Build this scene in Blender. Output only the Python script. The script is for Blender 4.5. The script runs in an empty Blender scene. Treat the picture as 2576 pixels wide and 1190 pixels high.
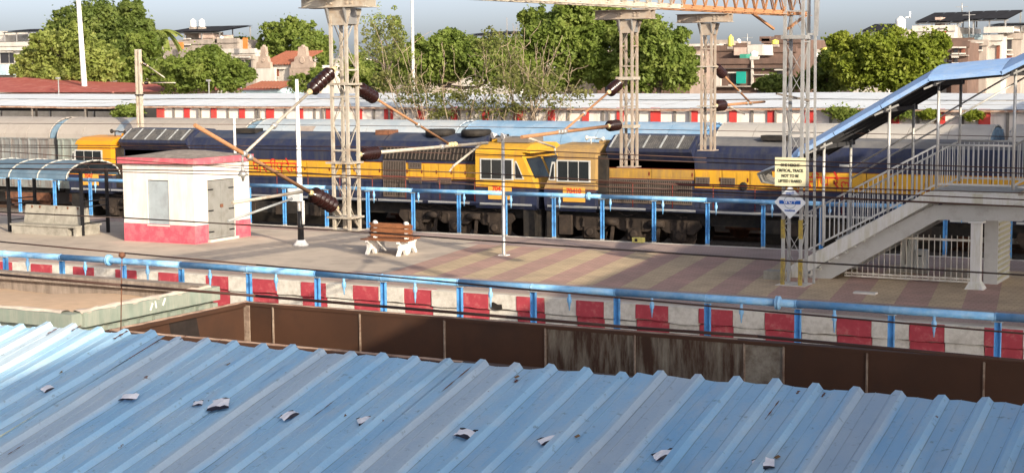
import bpy, math, random
import numpy as np
from mathutils import Vector, Matrix, Quaternion
random.seed(7); rng = np.random.default_rng(11)
SC = bpy.context.scene
COL = SC.collection
# ---------------------------------------------------------------- camera, sky, sun, exposure
FPX, CAMZ = 4000.0, 5.95                     # focal length in units of a 2576 px wide frame, eye height above the platform
YAW, PITCH, ROLL = math.radians(28.2), math.atan(418 / 4000), 0.0086
fw = np.array([-math.sin(YAW) * math.cos(PITCH), math.cos(YAW) * math.cos(PITCH), -math.sin(PITCH)])
rt = np.array([math.cos(YAW), math.sin(YAW), 0.0]); up = np.cross(rt, fw)
RT = rt * math.cos(ROLL) - up * math.sin(ROLL); UP = up * math.cos(ROLL) + rt * math.sin(ROLL)
EYE = np.array([0, 0, CAMZ])
cd = bpy.data.cameras.new('camera'); cam = bpy.data.objects.new('camera', cd); COL.objects.link(cam)
cd.sensor_width = 36; cd.lens = FPX / 2576 * 36; cd.clip_start = 0.1; cd.clip_end = 3000
cam.matrix_world = Matrix(((RT[0], UP[0], -fw[0], 0), (RT[1], UP[1], -fw[1], 0), (RT[2], UP[2], -fw[2], CAMZ), (0, 0, 0, 1)))
SC.camera = cam
SUN_EL = math.radians(20.5); SUN_AZ = math.atan2(0.83, -0.556)      # azimuth of the sun from +Y towards +X
w = bpy.data.worlds.new('World'); SC.world = w; w.use_nodes = True
nt = w.node_tree; bg = nt.nodes['Background']; sky = nt.nodes.new('ShaderNodeTexSky')
sky.sky_type = 'NISHITA'; sky.sun_disc = False; sky.sun_elevation = SUN_EL; sky.sun_rotation = SUN_AZ
sky.air_density = 0.42; sky.dust_density = 3.0; sky.ozone_density = 0.0; sky.altitude = 280
bg.inputs['Strength'].default_value = 0.15
hz = nt.nodes.new('ShaderNodeHueSaturation'); hz.inputs['Saturation'].default_value = 0.6      # dusty evening air
nt.links.new(sky.outputs[0], hz.inputs['Color']); nt.links.new(hz.outputs[0], bg.inputs['Color'])
sl = bpy.data.lights.new('sun', 'SUN'); sun = bpy.data.objects.new('sun', sl); COL.objects.link(sun)
sl.energy = 3.9; sl.angle = math.radians(0.6); sl.color = (1.0, 0.86, 0.66)
sd = Vector((-math.sin(SUN_AZ) * math.cos(SUN_EL), -math.cos(SUN_AZ) * math.cos(SUN_EL), -math.sin(SUN_EL)))
sun.rotation_euler = sd.to_track_quat('-Z', 'Y').to_euler(); sun.location = (40, -30, 40)
SC.view_settings.view_transform = 'Standard'; SC.view_settings.look = 'None'
SC.view_settings.exposure = 0.74; SC.view_settings.gamma = 1.0; SC.view_settings.use_curve_mapping = False
SC.render.engine = 'CYCLES'

# ---------------------------------------------------------------- measuring helpers (survey of the place from the photograph)
def ray(x, y): return fw + RT * (x - 1288) / FPX - UP * (y - 595) / FPX
def onz(x, y, z=0.0):
    v = ray(x, y); return EYE + v * ((z - CAMZ) / v[2])
def ony(x, y, Y):
    v = ray(x, y); return EYE + v * (Y / v[1])
def scale_at(p): return FPX / float((np.array(p) - EYE) @ fw)

# ---------------------------------------------------------------- materials
MATS = {}
def M(name, col, rough=.65, metal=0., var=.14, scale=2.5, dirt=None, amt=.35, dscale=1.2, streak=False, bump=0., bscale=30., spec=.4, objvar=0., tile=0.):
    if name in MATS: return MATS[name]
    m = bpy.data.materials.new(name); MATS[name] = m; m.use_nodes = True
    n = m.node_tree; N = n.nodes; L = n.links; b = N['Principled BSDF']
    b.inputs['Roughness'].default_value = rough; b.inputs['Metallic'].default_value = metal
    b.inputs['Specular IOR Level'].default_value = spec
    tc = N.new('ShaderNodeTexCoord'); co = tc.outputs['Object']
    def noise(sc, det=6., rg=.6, vec=None):
        t = N.new('ShaderNodeTexNoise'); t.inputs['Scale'].default_value = sc; t.inputs['Detail'].default_value = det
        t.inputs['Roughness'].default_value = rg; L.new(vec or co, t.inputs['Vector']); return t.outputs['Fac']
    def ramp(f, a, bb):
        r = N.new('ShaderNodeMapRange'); r.inputs['From Min'].default_value = a; r.inputs['From Max'].default_value = bb
        L.new(f, r.inputs['Value']); return r.outputs['Result']
    def mix(f, A, B):
        x = N.new('ShaderNodeMix'); x.data_type = 'RGBA'
        if hasattr(f, 'links'): L.new(f, x.inputs['Factor'])
        else: x.inputs['Factor'].default_value = f
        for s, v in ((x.inputs['A'], A), (x.inputs['B'], B)):
            if hasattr(v, 'links'): L.new(v, s)
            else: s.default_value = (*v, 1)
        return x.outputs['Result']
    c = mix(ramp(noise(scale), .3, .7), tuple(k * (1 - var) for k in col), tuple(min(1, k * (1 + var)) for k in col))
    if dirt:
        vec = None
        if streak:
            mp = N.new('ShaderNodeMapping'); mp.inputs['Scale'].default_value = (3, 3, .45); L.new(co, mp.inputs['Vector']); vec = mp.outputs[0]
        f = ramp(noise(dscale, 8., .7, vec), .62 - amt * .5, .78 - amt * .3)
        mu = N.new('ShaderNodeMath'); mu.operation = 'MULTIPLY'; L.new(f, mu.inputs[0]); mu.inputs[1].default_value = min(1, .55 + amt * .5)
        c = mix(mu.outputs[0], c, dirt)
    if tile:                                                         # joints between pavers
        bk = N.new('ShaderNodeTexBrick'); L.new(co, bk.inputs['Vector']); bk.inputs['Scale'].default_value = tile; bk.inputs['Mortar Size'].default_value = .03
        bk.inputs['Color1'].default_value = (1, 1, 1, 1); bk.inputs['Color2'].default_value = (.86, .86, .86, 1); bk.inputs['Mortar'].default_value = (.55, .53, .5, 1); bk.inputs['Bias'].default_value = -.2
        mm = N.new('ShaderNodeMix'); mm.data_type = 'RGBA'; mm.blend_type = 'MULTIPLY'; mm.inputs['Factor'].default_value = .5; L.new(c, mm.inputs['A']); L.new(bk.outputs['Color'], mm.inputs['B']); c = mm.outputs['Result']
    if objvar:
        oi = N.new('ShaderNodeObjectInfo'); hs = N.new('ShaderNodeHueSaturation'); L.new(c, hs.inputs['Color'])
        mr = N.new('ShaderNodeMapRange'); mr.inputs['To Min'].default_value = 1 - objvar; mr.inputs['To Max'].default_value = 1 + objvar
        L.new(oi.outputs['Random'], mr.inputs['Value']); L.new(mr.outputs[0], hs.inputs['Value']); c = hs.outputs[0]
    L.new(c, b.inputs['Base Color'])
    if bump:
        bp = N.new('ShaderNodeBump'); bp.inputs['Strength'].default_value = bump; bp.inputs['Distance'].default_value = .02
        L.new(noise(bscale), bp.inputs['Height']); L.new(bp.outputs[0], b.inputs['Normal'])
    return m
def glass(name, col, rough=.08):
    if name in MATS: return MATS[name]
    m = bpy.data.materials.new(name); MATS[name] = m; m.use_nodes = True; b = m.node_tree.nodes['Principled BSDF']
    b.inputs['Base Color'].default_value = (*col, 1); b.inputs['Roughness'].default_value = rough; b.inputs['Specular IOR Level'].default_value = .6
    return m
def leafmat(name, c1, c2, c3, sc=.55):
    m = bpy.data.materials.new(name); m.use_nodes = True; n = m.node_tree; N = n.nodes; L = n.links
    b = N['Principled BSDF']; b.inputs['Roughness'].default_value = .55; b.inputs['Specular IOR Level'].default_value = .25
    tc = N.new('ShaderNodeTexCoord'); t = N.new('ShaderNodeTexNoise'); t.inputs['Scale'].default_value = sc; t.inputs['Detail'].default_value = 12; t.inputs['Roughness'].default_value = .8
    L.new(tc.outputs['Object'], t.inputs['Vector']); r = N.new('ShaderNodeValToRGB'); L.new(t.outputs['Fac'], r.inputs[0])
    e = r.color_ramp.elements; e[0].position = .34; e[0].color = (*c1, 1); e[1].position = .66; e[1].color = (*c3, 1)
    k = e.new(.5); k.color = (*c2, 1)
    L.new(r.outputs[0], b.inputs['Base Color'])
    tr = N.new('ShaderNodeBsdfTranslucent'); L.new(r.outputs[0], tr.inputs['Color']); ms = N.new('ShaderNodeMixShader'); ms.inputs[0].default_value = .5
    L.new(b.outputs[0], ms.inputs[1]); L.new(tr.outputs[0], ms.inputs[2]); L.new(ms.outputs[0], N['Material Output'].inputs['Surface'])
    return m

# ---------------------------------------------------------------- objects
def tag(o, label=None, cat=None, group=None, kind=None):
    if label: o['label'] = label
    if cat: o['category'] = cat
    if group: o['group'] = group
    if kind: o['kind'] = kind
    return o
def thing(name, label, cat, loc=(0, 0, 0), group=None):
    o = bpy.data.objects.new(name, None); COL.objects.link(o); o.location = loc; o.empty_display_size = .2
    return tag(o, label, cat, group)
def origin(o):
    v = Vector((0, 0, 0))
    while o: v += o.location; o = o.parent
    return v
class MB:
    def __init__(s): s.v = []; s.f = []; s.sm = []
    def add(s, vs, fs, smooth=False):
        k = len(s.v); s.v += [tuple(map(float, q)) for q in vs]; s.f += [tuple(i + k for i in f) for f in fs]; s.sm += [smooth] * len(fs); return s
    def box(s, x0, x1, y0, y1, z0, z1):
        return s.add([(x0, y0, z0), (x1, y0, z0), (x1, y1, z0), (x0, y1, z0), (x0, y0, z1), (x1, y0, z1), (x1, y1, z1), (x0, y1, z1)],
                     [(0, 3, 2, 1), (4, 5, 6, 7), (0, 1, 5, 4), (1, 2, 6, 5), (2, 3, 7, 6), (3, 0, 4, 7)])
    def frame(s, p, q):
        d = Vector(q) - Vector(p); d.normalize(); a = Vector((0, 0, 1)) if abs(d.z) < .95 else Vector((0, 1, 0))
        u = d.cross(a).normalized(); v = u.cross(d).normalized(); return d, u, v
    def bar(s, p, q, w=.05, h=None):
        h = h or w; d, u, v = s.frame(p, q); P, Q = Vector(p), Vector(q); vs = []
        for e in (P, Q):
            for a, b in ((-1, -1), (1, -1), (1, 1), (-1, 1)): vs.append(e + u * a * w / 2 + v * b * h / 2)
        return s.add(vs, [(0, 3, 2, 1), (4, 5, 6, 7), (0, 1, 5, 4), (1, 2, 6, 5), (2, 3, 7, 6), (3, 0, 4, 7)])
    def angle(s, p, q, w=.08, t=.012):           # L section
        d, u, v = s.frame(p, q); P, Q = Vector(p), Vector(q)
        pr = [(0, 0), (w, 0), (w, t), (t, t), (t, w), (0, w)]; vs = [e + u * (a - w / 2) + v * (b - w / 2) for e in (P, Q) for a, b in pr]
        return s.add(vs, [tuple(range(5, -1, -1)), tuple(range(6, 12))] + [(i, (i + 1) % 6, 6 + (i + 1) % 6, 6 + i) for i in range(6)])
    def lathe(s, p, q, prof, n=12):              # prof: (t along p..q in metres, radius)
        d, u, v = s.frame(p, q); P = Vector(p); vs = []; fs = []
        for t, r in prof:
            for i in range(n):
                a = 2 * math.pi * i / n; vs.append(P + d * t + (u * math.cos(a) + v * math.sin(a)) * r)
        for k in range(len(prof) - 1):
            for i in range(n): fs.append((k * n + i, k * n + (i + 1) % n, (k + 1) * n + (i + 1) % n, (k + 1) * n + i))
        s.add(vs, fs, True); k = len(s.v) - len(vs)
        s.f += [tuple(k + i for i in range(n - 1, -1, -1)), tuple(k + (len(prof) - 1) * n + i for i in range(n))]; s.sm += [False, False]; return s
    def tube(s, p, q, r, r2=None, n=10):
        return s.lathe(p, q, [(0, r), ((Vector(q) - Vector(p)).length, r2 or r)], n)
    def path(s, pts, r, n=6):
        for a, b in zip(pts[:-1], pts[1:]): s.tube(a, b, r, n=n)
        return s
    def prism_y(s, poly, y0, y1, smooth=False):  # polygon in XZ swept along Y
        n = len(poly); vs = [(x, y0, z) for x, z in poly] + [(x, y1, z) for x, z in poly]
        s.add(vs, [tuple(range(n)), tuple(range(2 * n - 1, n - 1, -1))] + [((i + 1) % n, i, n + i, n + (i + 1) % n) for i in range(n)], smooth); return s
    def prism_x(s, poly, x0, x1, smooth=False):  # polygon in YZ swept along X
        n = len(poly); vs = [(x0, y, z) for y, z in poly] + [(x1, y, z) for y, z in poly]
        return s.add(vs, [tuple(range(n - 1, -1, -1)), tuple(range(n, 2 * n))] + [(i, (i + 1) % n, n + (i + 1) % n, n + i) for i in range(n)], smooth)
    def sheet(s, rows, smooth=True, thick=0.0):
        ny, nx = len(rows), len(rows[0]); vs = [q for r in rows for q in r]
        s.add(vs, [(j * nx + i, j * nx + i + 1, (j + 1) * nx + i + 1, (j + 1) * nx + i) for j in range(ny - 1) for i in range(nx - 1)], smooth)
        if thick:
            s.add([(a, b, c - thick) for a, b, c in vs], [(j * nx + i, (j + 1) * nx + i, (j + 1) * nx + i + 1, j * nx + i + 1) for j in range(ny - 1) for i in range(nx - 1)], smooth)
        return s
    def build(s, name, mat, parent=None, label=None, cat=None, group=None, kind=None):
        me = bpy.data.meshes.new(name); o0 = origin(parent) if parent else Vector((0, 0, 0))
        if not parent and s.v:                   # a single-mesh thing keeps its origin at its base
            a = np.array(s.v); o0 = Vector(((a[:, 0].min() + a[:, 0].max()) / 2, (a[:, 1].min() + a[:, 1].max()) / 2, a[:, 2].min()))
        me.from_pydata([(x - o0.x, y - o0.y, z - o0.z) for x, y, z in s.v], [], s.f)
        me.polygons.foreach_set('use_smooth', s.sm); me.materials.append(mat)
        o = bpy.data.objects.new(name, me); COL.objects.link(o)
        if parent: o.parent = parent
        else: o.location = o0
        return tag(o, label, cat, group, kind)
def B(name, mat, parent, *box, **k): return MB().box(*box).build(name, mat, parent, **k)
def struct(name, mb, mat): return mb.build(name, mat, kind='structure')
def text(name, body, mat, parent, pos, size, xdir=(1, 0, 0), updir=(0, 0, 1), ext=.004, align='CENTER', sx=1.0, bold=0.0):
    cu = bpy.data.curves.new(name, 'FONT'); cu.body = body; cu.size = size; cu.align_x = align; cu.align_y = 'CENTER'; cu.extrude = ext; cu.offset = bold
    t = bpy.data.objects.new(name, cu); COL.objects.link(t); bpy.context.view_layer.update()
    me = bpy.data.meshes.new_from_object(t.evaluated_get(bpy.context.evaluated_depsgraph_get())); bpy.data.objects.remove(t)
    X = Vector(xdir).normalized(); U = Vector(updir).normalized(); Nn = X.cross(U)
    o0 = origin(parent); mt = Matrix(((X.x * sx, U.x, Nn.x, pos[0] - o0.x), (X.y * sx, U.y, Nn.y, pos[1] - o0.y), (X.z * sx, U.z, Nn.z, pos[2] - o0.z), (0, 0, 0, 1)))
    me.transform(mt); me.materials.clear(); me.materials.append(mat); o = bpy.data.objects.new(name, me); COL.objects.link(o); o.parent = parent; return o

# ---------------------------------------------------------------- shared materials
m_ballast = M('ballast', (.17, .145, .125), .95, var=.4, scale=9, dirt=(.08, .07, .06), amt=.5, dscale=4, bump=.8, bscale=25)
m_rail = M('rail_steel', (.16, .10, .07), .5, .6)
m_conc = M('platform_concrete', (.47, .40, .33), .9, var=.10, scale=.7, dirt=(.27, .23, .20), amt=.30, dscale=.5, bump=.25, bscale=18)
m_redpave = M('red_pavers', (.47, .295, .245), .9, var=.10, scale=3, dirt=(.31, .22, .185), amt=.4, dscale=.6, bump=.3, bscale=22, tile=1.6)
m_yelpave = M('yellow_pavers', (.56, .43, .28), .9, var=.10, scale=3, dirt=(.37, .285, .20), amt=.4, dscale=.6, bump=.3, bscale=22, tile=1.6)
m_strip = M('mauve_pavers', (.41, .31, .28), .9, var=.10, scale=2, dirt=(.24, .19, .17), amt=.4, dscale=.5, bump=.3, bscale=22, tile=1.6)
m_kwhite = M('kerb_white', (.66, .63, .575), .85, var=.06, scale=4, dirt=(.36, .33, .285), amt=.42, dscale=4, bump=.4, bscale=14)
m_kred = M('kerb_red', (.40, .05, .07), .75, var=.14, scale=4, dirt=(.50, .24, .21), amt=.2, dscale=4, bump=.4, bscale=14)
m_blue = M('pipe_blue', (.15, .40, .72), .5, var=.16, scale=3, dirt=(.36, .56, .74), amt=.45, dscale=2.5, bump=.2)
m_bluepost = M('post_blue', (.10, .33, .68), .5, var=.15, scale=2, dirt=(.04, .10, .22), amt=.3, dscale=3)
m_greypaint = M('grey_paint', (.36, .38, .39), .6, dirt=(.2, .19, .17), amt=.3)
m_rust = M('rust', (.20, .085, .045), .85, var=.3, scale=6, dirt=(.08, .04, .03), amt=.4, dscale=5)
m_beige = M('beige_galv', (.50, .455, .385), .6, .25, var=.1, scale=3, dirt=(.30, .19, .11), amt=.30, dscale=4)
m_rustbeam = M('rusty_beam', (.42, .21, .10), .8, var=.22, scale=4, dirt=(.22, .11, .06), amt=.4, dscale=4)
m_galv = M('galvanised', (.48, .48, .47), .45, .55, var=.1, scale=4, dirt=(.25, .22, .19), amt=.3)
m_insul = M('brown_glaze', (.022, .008, .007), .2, var=.2, spec=.6)
m_cream = M('cream_cap', (.62, .50, .28), .6)
m_black = M('black_paint', (.012, .012, .014), .4)
m_white = M('white_paint', (.78, .77, .74), .55, var=.05, dirt=(.5, .47, .42), amt=.25, dscale=2)
m_wire = M('wire', (.035, .022, .018), .6)

# ---------------------------------------------------------------- the ground
struct('ground', MB().box(-900, 700, -300, 1500, -1.6, -1.12), M('dusty_ground', (.24, .20, .155), .95, var=.25, scale=.3, dirt=(.12, .12, .06), amt=.4, dscale=.1, bump=.5, bscale=4))
RAIL = -.84
def track(Y, x0=-110, x1=60):
    o = struct('railway_track', MB().prism_x([(Y - 2.2, -1.2), (Y + 2.2, -1.2), (Y + 1.55, -1.0), (Y - 1.55, -1.0)], x0, x1), m_ballast)
    for dy in (-.8375, .8375): B('rail', m_rail, o, x0, x1, Y + dy - .035, Y + dy + .035, RAIL - .15, RAIL)
    return o
for Y in (10.4, 19.2, 24.0, 28.9, 35.1, 52.05, 56.7, 61.6): track(Y)

# ---------------------------------------------------------------- island platform: paving, bands, coping blocks
PY0, PY1, PX0, PX1 = 36.85, 50.3, -120, 60
plat = struct('platform', MB().box(PX0, PX1, PY0 + .16, PY1 - .12, -1.2, -.002), m_conc)
SLANT = -.17
def band(name, xa, xb, y0, y1, mat, dz):
    v = [(xa + SLANT * (y0 - 39.8), y0), (xb + SLANT * (y0 - 39.8), y0), (xb + SLANT * (y1 - 39.8), y1), (xa + SLANT * (y1 - 39.8), y1)]
    return MB().add([(x, y, -.02) for x, y in v] + [(x, y, dz) for x, y in v], [(3, 2, 1, 0), (4, 5, 6, 7), (0, 1, 5, 4), (1, 2, 6, 5), (2, 3, 7, 6), (3, 0, 4, 7)]).build(name, mat, plat)
for k in range(44):
    band('paving_band', -25.45 + .84 * k, -25.45 + .84 * (k + 1) - .004, 39.55, 47.45, m_redpave if k % 2 == 0 else m_yelpave, .003 + .001 * (k % 2))
for a, b_, c, d, mt in ((PX0, -26.6, 37.36, 38.5, m_strip), (-26.6, PX1, 37.36, 39.54, m_strip), (PX0, -27.3, 48.9, 50.0, m_strip), (-27.3, PX1, 47.46, 50.0, m_strip)):
    B('paving_strip', mt, plat, a, b_, c, d, -.02, .004)
x_ref = onz(1929, 786)[0]; BL = .868
k0 = int((-62 - x_ref) / BL)
KJ = {k: random.uniform(-.045, .045) for k in range(k0, 10)}
for k in range(k0, 8):
    xa = x_ref + BL * k + KJ[k]; BLk = BL + KJ[k + 1] - KJ[k]; red = k % 2 == 0; mt = m_kred if red else m_kwhite; j = random.uniform(-.02, .02)
    mb = MB(); zb = -.40 + random.uniform(-.03, .02)
    pts = [(xa + .006, zb + random.uniform(-.02, .02)), (xa + BLk * .35, zb + random.uniform(-.025, .02)), (xa + BLk * .7, zb + random.uniform(-.02, .03)), (xa + BLk - .006, zb), (xa + BLk - .006, -.006 + j * .3), (xa + .006, -.006 + j * .3)]
    mb.prism_y(pts, PY0 + j, PY0 + .34); mb.build('coping_block', mt, plat)
    B('edge_block', mt, plat, xa + .01, xa + BLk - .01, PY0 + .06, PY0 + .16, -1.1, zb - .03)
q_ = onz(1262, 768, -.33); m_hole = M('hollow_shade', (.02, .016, .013), .95, var=.4, scale=20)
MB().prism_y([(q_[0] - .15, -.36), (q_[0] - .17, -.24), (q_[0] - .08, -.2), (q_[0] + .05, -.26), (q_[0] + .17, -.25), (q_[0] + .19, -.37), (q_[0] + .05, -.4)], PY0 - .03, PY0 + .05).build('hollow_shade', m_hole, plat)  # solid dark piece; shade of the broken hole put into its colour
B('edge_line', m_kwhite, plat, -62, 8, PY0 + .03, PY0 + .17, -.005, .006)
B('edge_line', m_kwhite, plat, -90, 20, PY1 - .14, PY1, -.35, .006)
# loose thing on the platform beside the stairs
B('stone_slab', M('pale_stone', (.55, .53, .5), .9), None, -11.75, -11.15, 40.95, 41.2, .004, .05, label='pale stone slab lying flat on the paving below the grille fence', cat='slab')

hb = B('marker_box', M('marker_yellow', (.62, .55, .16), .6), None, -22.15, -21.75, 50.08, 50.28, .006, .17, label='small yellow marker box on the far platform edge below the locomotive', cat='box')
MB().box(-22.05, -21.95, 50.07, 50.079, .04, .14).build('mark', m_black, hb)
# far platform under the long white canopy
struct('far_platform', MB().box(-120, 60, 64.4, 82, -1.2, 0), m_conc)

# ---------------------------------------------------------------- near canopy with corrugated blue sheets
PIT = .2155; TAN = math.tan(math.radians(14.0))
def eaveY(x): return 7.99 + .043 * (x + 1.53)
def roofz(x, y): return 4.27 - (eaveY(x) - y) * TAN
def sheetmat():
    m = bpy.data.materials.new('blue_roof_sheet'); m.use_nodes = True; n = m.node_tree; N = n.nodes; L = n.links; b = N['Principled BSDF']
    b.inputs['Roughness'].default_value = .75; b.inputs['Specular IOR Level'].default_value = .25
    tc = N.new('ShaderNodeTexCoord'); oi = N.new('ShaderNodeObjectInfo'); at = N.new('ShaderNodeAttribute'); at.attribute_name = 'strip'
    def noise(sc, det, mpv=None):
        t = N.new('ShaderNodeTexNoise'); t.inputs['Scale'].default_value = sc; t.inputs['Detail'].default_value = det; t.inputs['Roughness'].default_value = .65
        mp = N.new('ShaderNodeMapping'); mp.inputs['Scale'].default_value = mpv or (1, 1, 1); L.new(tc.outputs['Object'], mp.inputs['Vector']); L.new(mp.outputs[0], t.inputs['Vector']); return t.outputs['Fac']
    def ramp(f, a, bb, c=0., d=1.):
        r = N.new('ShaderNodeMapRange'); r.inputs['From Min'].default_value = a; r.inputs['From Max'].default_value = bb; r.inputs['To Min'].default_value = c; r.inputs['To Max'].default_value = d
        L.new(f, r.inputs['Value']); return r.outputs[0]
    def mix(f, A, Bc):
        x = N.new('ShaderNodeMix'); x.data_type = 'RGBA'; L.new(f, x.inputs['Factor'])
        for s, v in ((x.inputs['A'], A), (x.inputs['B'], Bc)):
            if hasattr(v, 'links'): L.new(v, s)
            else: s.default_value = (*v, 1)
        return x.outputs['Result']
    c = mix(ramp(noise(2.2, 5, (1, .25, 1)), .3, .7), (.28, .53, .78), (.42, .64, .82))
    c = mix(ramp(at.outputs['Fac'], 0, 1, 0., .6), c, (.50, .56, .62))
    c = mix(ramp(noise(9, 8, (1, .3, 1)), .45, .75, 0, .6), c, (.56, .64, .70))
    c = mix(ramp(noise(22, 8), .60, .70, 0, .6), c, (.16, .21, .25))
    c = mix(ramp(noise(1.3, 9, (1, .12, 1)), .56, .72, 0, .45), c, (.24, .30, .34))
    c = mix(ramp(noise(14, 4, (1, .35, 1)), .71, .74, 0, .9), c, (.15, .06, .035))
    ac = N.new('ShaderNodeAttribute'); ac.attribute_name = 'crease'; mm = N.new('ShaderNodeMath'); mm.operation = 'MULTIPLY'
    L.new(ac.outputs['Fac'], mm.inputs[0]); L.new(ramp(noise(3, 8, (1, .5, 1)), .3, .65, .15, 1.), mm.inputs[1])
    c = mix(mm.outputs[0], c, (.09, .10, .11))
    L.new(c, b.inputs['Base Color'])
    bp = N.new('ShaderNodeBump'); bp.inputs['Strength'].default_value = .25; bp.inputs['Distance'].default_value = .01; L.new(noise(40, 4), bp.inputs['Height']); L.new(bp.outputs[0], b.inputs['Normal'])
    return m
m_sheet = sheetmat()
canopy = thing('platform_canopy', 'pale blue corrugated metal canopy roof filling the bottom of the picture', 'canopy', (-4.5, 4.0, -.1))
def roof_sheet(k):
    xs0 = -1.32 - 1.0775 * (k + 1); prof = []
    for r in range(5):
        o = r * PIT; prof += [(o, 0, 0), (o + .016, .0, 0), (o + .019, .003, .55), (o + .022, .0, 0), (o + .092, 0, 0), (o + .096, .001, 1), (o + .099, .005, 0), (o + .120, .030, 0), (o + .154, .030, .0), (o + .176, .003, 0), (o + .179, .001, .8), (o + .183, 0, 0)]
    prof.append((5 * PIT + .02, .001, 0)); rows = []; st = []; cr = []
    jx, jy, jz = random.uniform(-.006, .006), random.uniform(-.02, .03), random.uniform(-.003, .006)
    ny = 14
    for i in range(ny):
        row = []
        for (o, h, cv) in prof:
            x = xs0 + o + jx; y1 = eaveY(x) + jy; y = y1 + (3.4 - y1) * i / (ny - 1); wob = .0045 * math.sin(i * 1.3 + k + o * 9) + .002 * math.sin(i * 3.1 + o * 23 + k)
            row.append((x, y, roofz(x, y) + h + jz + (.003 * (k % 2)) + wob + (.004 * math.sin(o * 31 + k * 2) if i == 0 else 0))); st.append(1.0 if .62 * PIT < o < 1.75 * PIT else 0.0); cr.append(cv)
        rows.append(row)
    mb = MB().sheet(rows, smooth=False); o = mb.build('roof_sheet', m_sheet, canopy)
    a = o.data.attributes.new('strip', 'FLOAT', 'POINT'); a.data.foreach_set('value', st); a = o.data.attributes.new('crease', 'FLOAT', 'POINT'); a.data.foreach_set('value', cr); return o
for k in range(-1, 9): roof_sheet(k)
for yy in (7.5, 6.2, 4.8): MB().bar((-11, yy, roofz(-11, yy) - .075), (0, yy, roofz(0, yy) - .075), .07, .09).build('purlin', m_greypaint, canopy)
for xx in (-10.5, -6.6, -2.7):
    MB().bar((xx, 3.4, 3.05), (xx, 7.75, roofz(xx, 7.75) - .16), .1, .14).build('rafter', m_greypaint, canopy)
    MB().tube((xx, 3.5, -.1), (xx, 3.5, 3.1), .09).build('post', m_greypaint, canopy)
struct('near_platform', MB().box(-120, 60, -14, 8.7, -1.2, -.1), m_conc)
# crumpled wrappers lying on the sheets
m_wrap = M('foil_white', (.85, .85, .9), .3, var=.08, scale=20); m_wrapd = M('foil_black', (.02, .02, .035), .35)
def on_roof(px, py):
    v = ray(px, py); t = 5.0
    for _ in range(60):
        P = EYE + v * t; t += (P[2] - roofz(P[0], P[1])) * 1.2
    return EYE + v * t + np.array([0, 0, .012])
RN = np.array([0, -math.sin(math.radians(14)), math.cos(math.radians(14))])
WR = [(120, 985, .05, 'torn white and black foil scrap nearest the sunlit corner of the blue roof'), (325, 1008, .075, 'flat pale foil wrapper with dark tips, left of the crumpled pair on the blue roof'),
      (498, 1022, .04, 'small white foil scrap beside the largest crumpled wrapper on the blue roof'), (550, 1027, .085, 'black rimmed crumpled wrapper standing up beside a small foil scrap'),
      (728, 1054, .07, 'narrow tilted white wrapper with black edge, alone right of the crumpled pair'), (918, 1066, .055, 'mostly black folded wrapper half hidden behind a roof rib'),
      (1170, 1101, .08, 'large shining white wrapper lying flat on the roof at bottom centre'), (1382, 1117, .075, 'white wrapper with a black fold leaning on a rib, right of the large flat wrapper'),
      (1675, 1155, .085, 'white and black wrapper folded like a tent near the bottom edge'), (1920, 1177, .075, 'wrapper cut by the bottom edge of the picture, rightmost on the blue roof')]
for i, (px, py, sz, lb) in enumerate(WR):
    P = on_roof(px, py)
    lr = random.Random(i * 5 + 2); a0 = lr.uniform(-.2, 1.3); asp = lr.uniform(.75, 1.5); t = thing('snack_wrapper', lb, 'wrapper', (P[0], P[1], P[2] + .004), 'wrappers littering the blue roof')
    def pt(u, w_, h):
        w_ = w_ * asp
        return (P[0] + (u * math.cos(a0) - w_ * math.sin(a0)) * sz * .7, P[1] + (u * math.sin(a0) + w_ * math.cos(a0)) * sz * .7, P[2] + .002 + h * sz * .42 + (u * math.sin(a0) + w_ * math.cos(a0)) * sz * .7 * TAN)
    rows = [[pt(u, w_, lr.uniform(.0, .35) + .35 * (1 - u * u) + .3 * max(0, w_) * lr.random()) for u in (-1, -.6, -.2, .2, .6, 1)] for w_ in (-.5, -.2, .1, .4, .65)]
    MB().sheet(rows, smooth=False).build('foil', m_wrap, t)
    e = [rows[0][j] for j in range(6)]; f = [pt(u, -.78 + lr.uniform(-.1, .1), lr.uniform(0, .3)) for u in (-1.05, -.6, -.2, .2, .6, 1.05)]
    MB().sheet([e, f], smooth=False).build('torn_edge', m_wrapd, t)
    g = [rows[-1][j] for j in range(6)]; h = [pt(u, .8 + lr.uniform(-.1, .1), lr.uniform(.15, .6)) for u in (-1.1, -.6, -.2, .2, .6, 1.0)]
    MB().sheet([g, h], smooth=False).build('torn_edge', m_wrapd, t)
# rust runs and flaked paint on the sheets
m_rr = M('roof_rust', (.16, .06, .035), .9, var=.35, scale=30)
for (px, py, ln, wd) in ((322, 846, .13, .016), (148, 838, .1, .012), (205, 832, .09, .012), (1186, 938, .34, .007), (1302, 957, .035, .018), (1046, 905, .04, .02), (1060, 903, .03, .014), (470, 858, .07, .008), (560, 866, .06, .008), (2010, 985, .04, .012), (2075, 990, .05, .01), (2385, 1032, .16, .006), (2528, 1050, .05, .012), (2150, 1010, .03, .014), (60, 1120, .12, .006), (1960, 1010, .22, .005), (840, 1010, .2, .004), (1500, 1000, .2, .004)):
    P = on_roof(px, py); mb = MB(); n_ = 6
    rows = [[(P[0] + s_ * wd * (.5 + .4 * math.sin(i * 2.1 + px)), P[1] - ln * i / n_, roofz(P[0], P[1] - ln * i / n_) + P[2] - roofz(P[0], P[1]) - .006 + .032 * (1 if wd > .006 and ln > .05 else 0)) for s_ in (-1, 1)] for i in range(n_ + 1)]
    mb.sheet(rows, smooth=False).build('rust_patch', m_rr, canopy)
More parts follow.
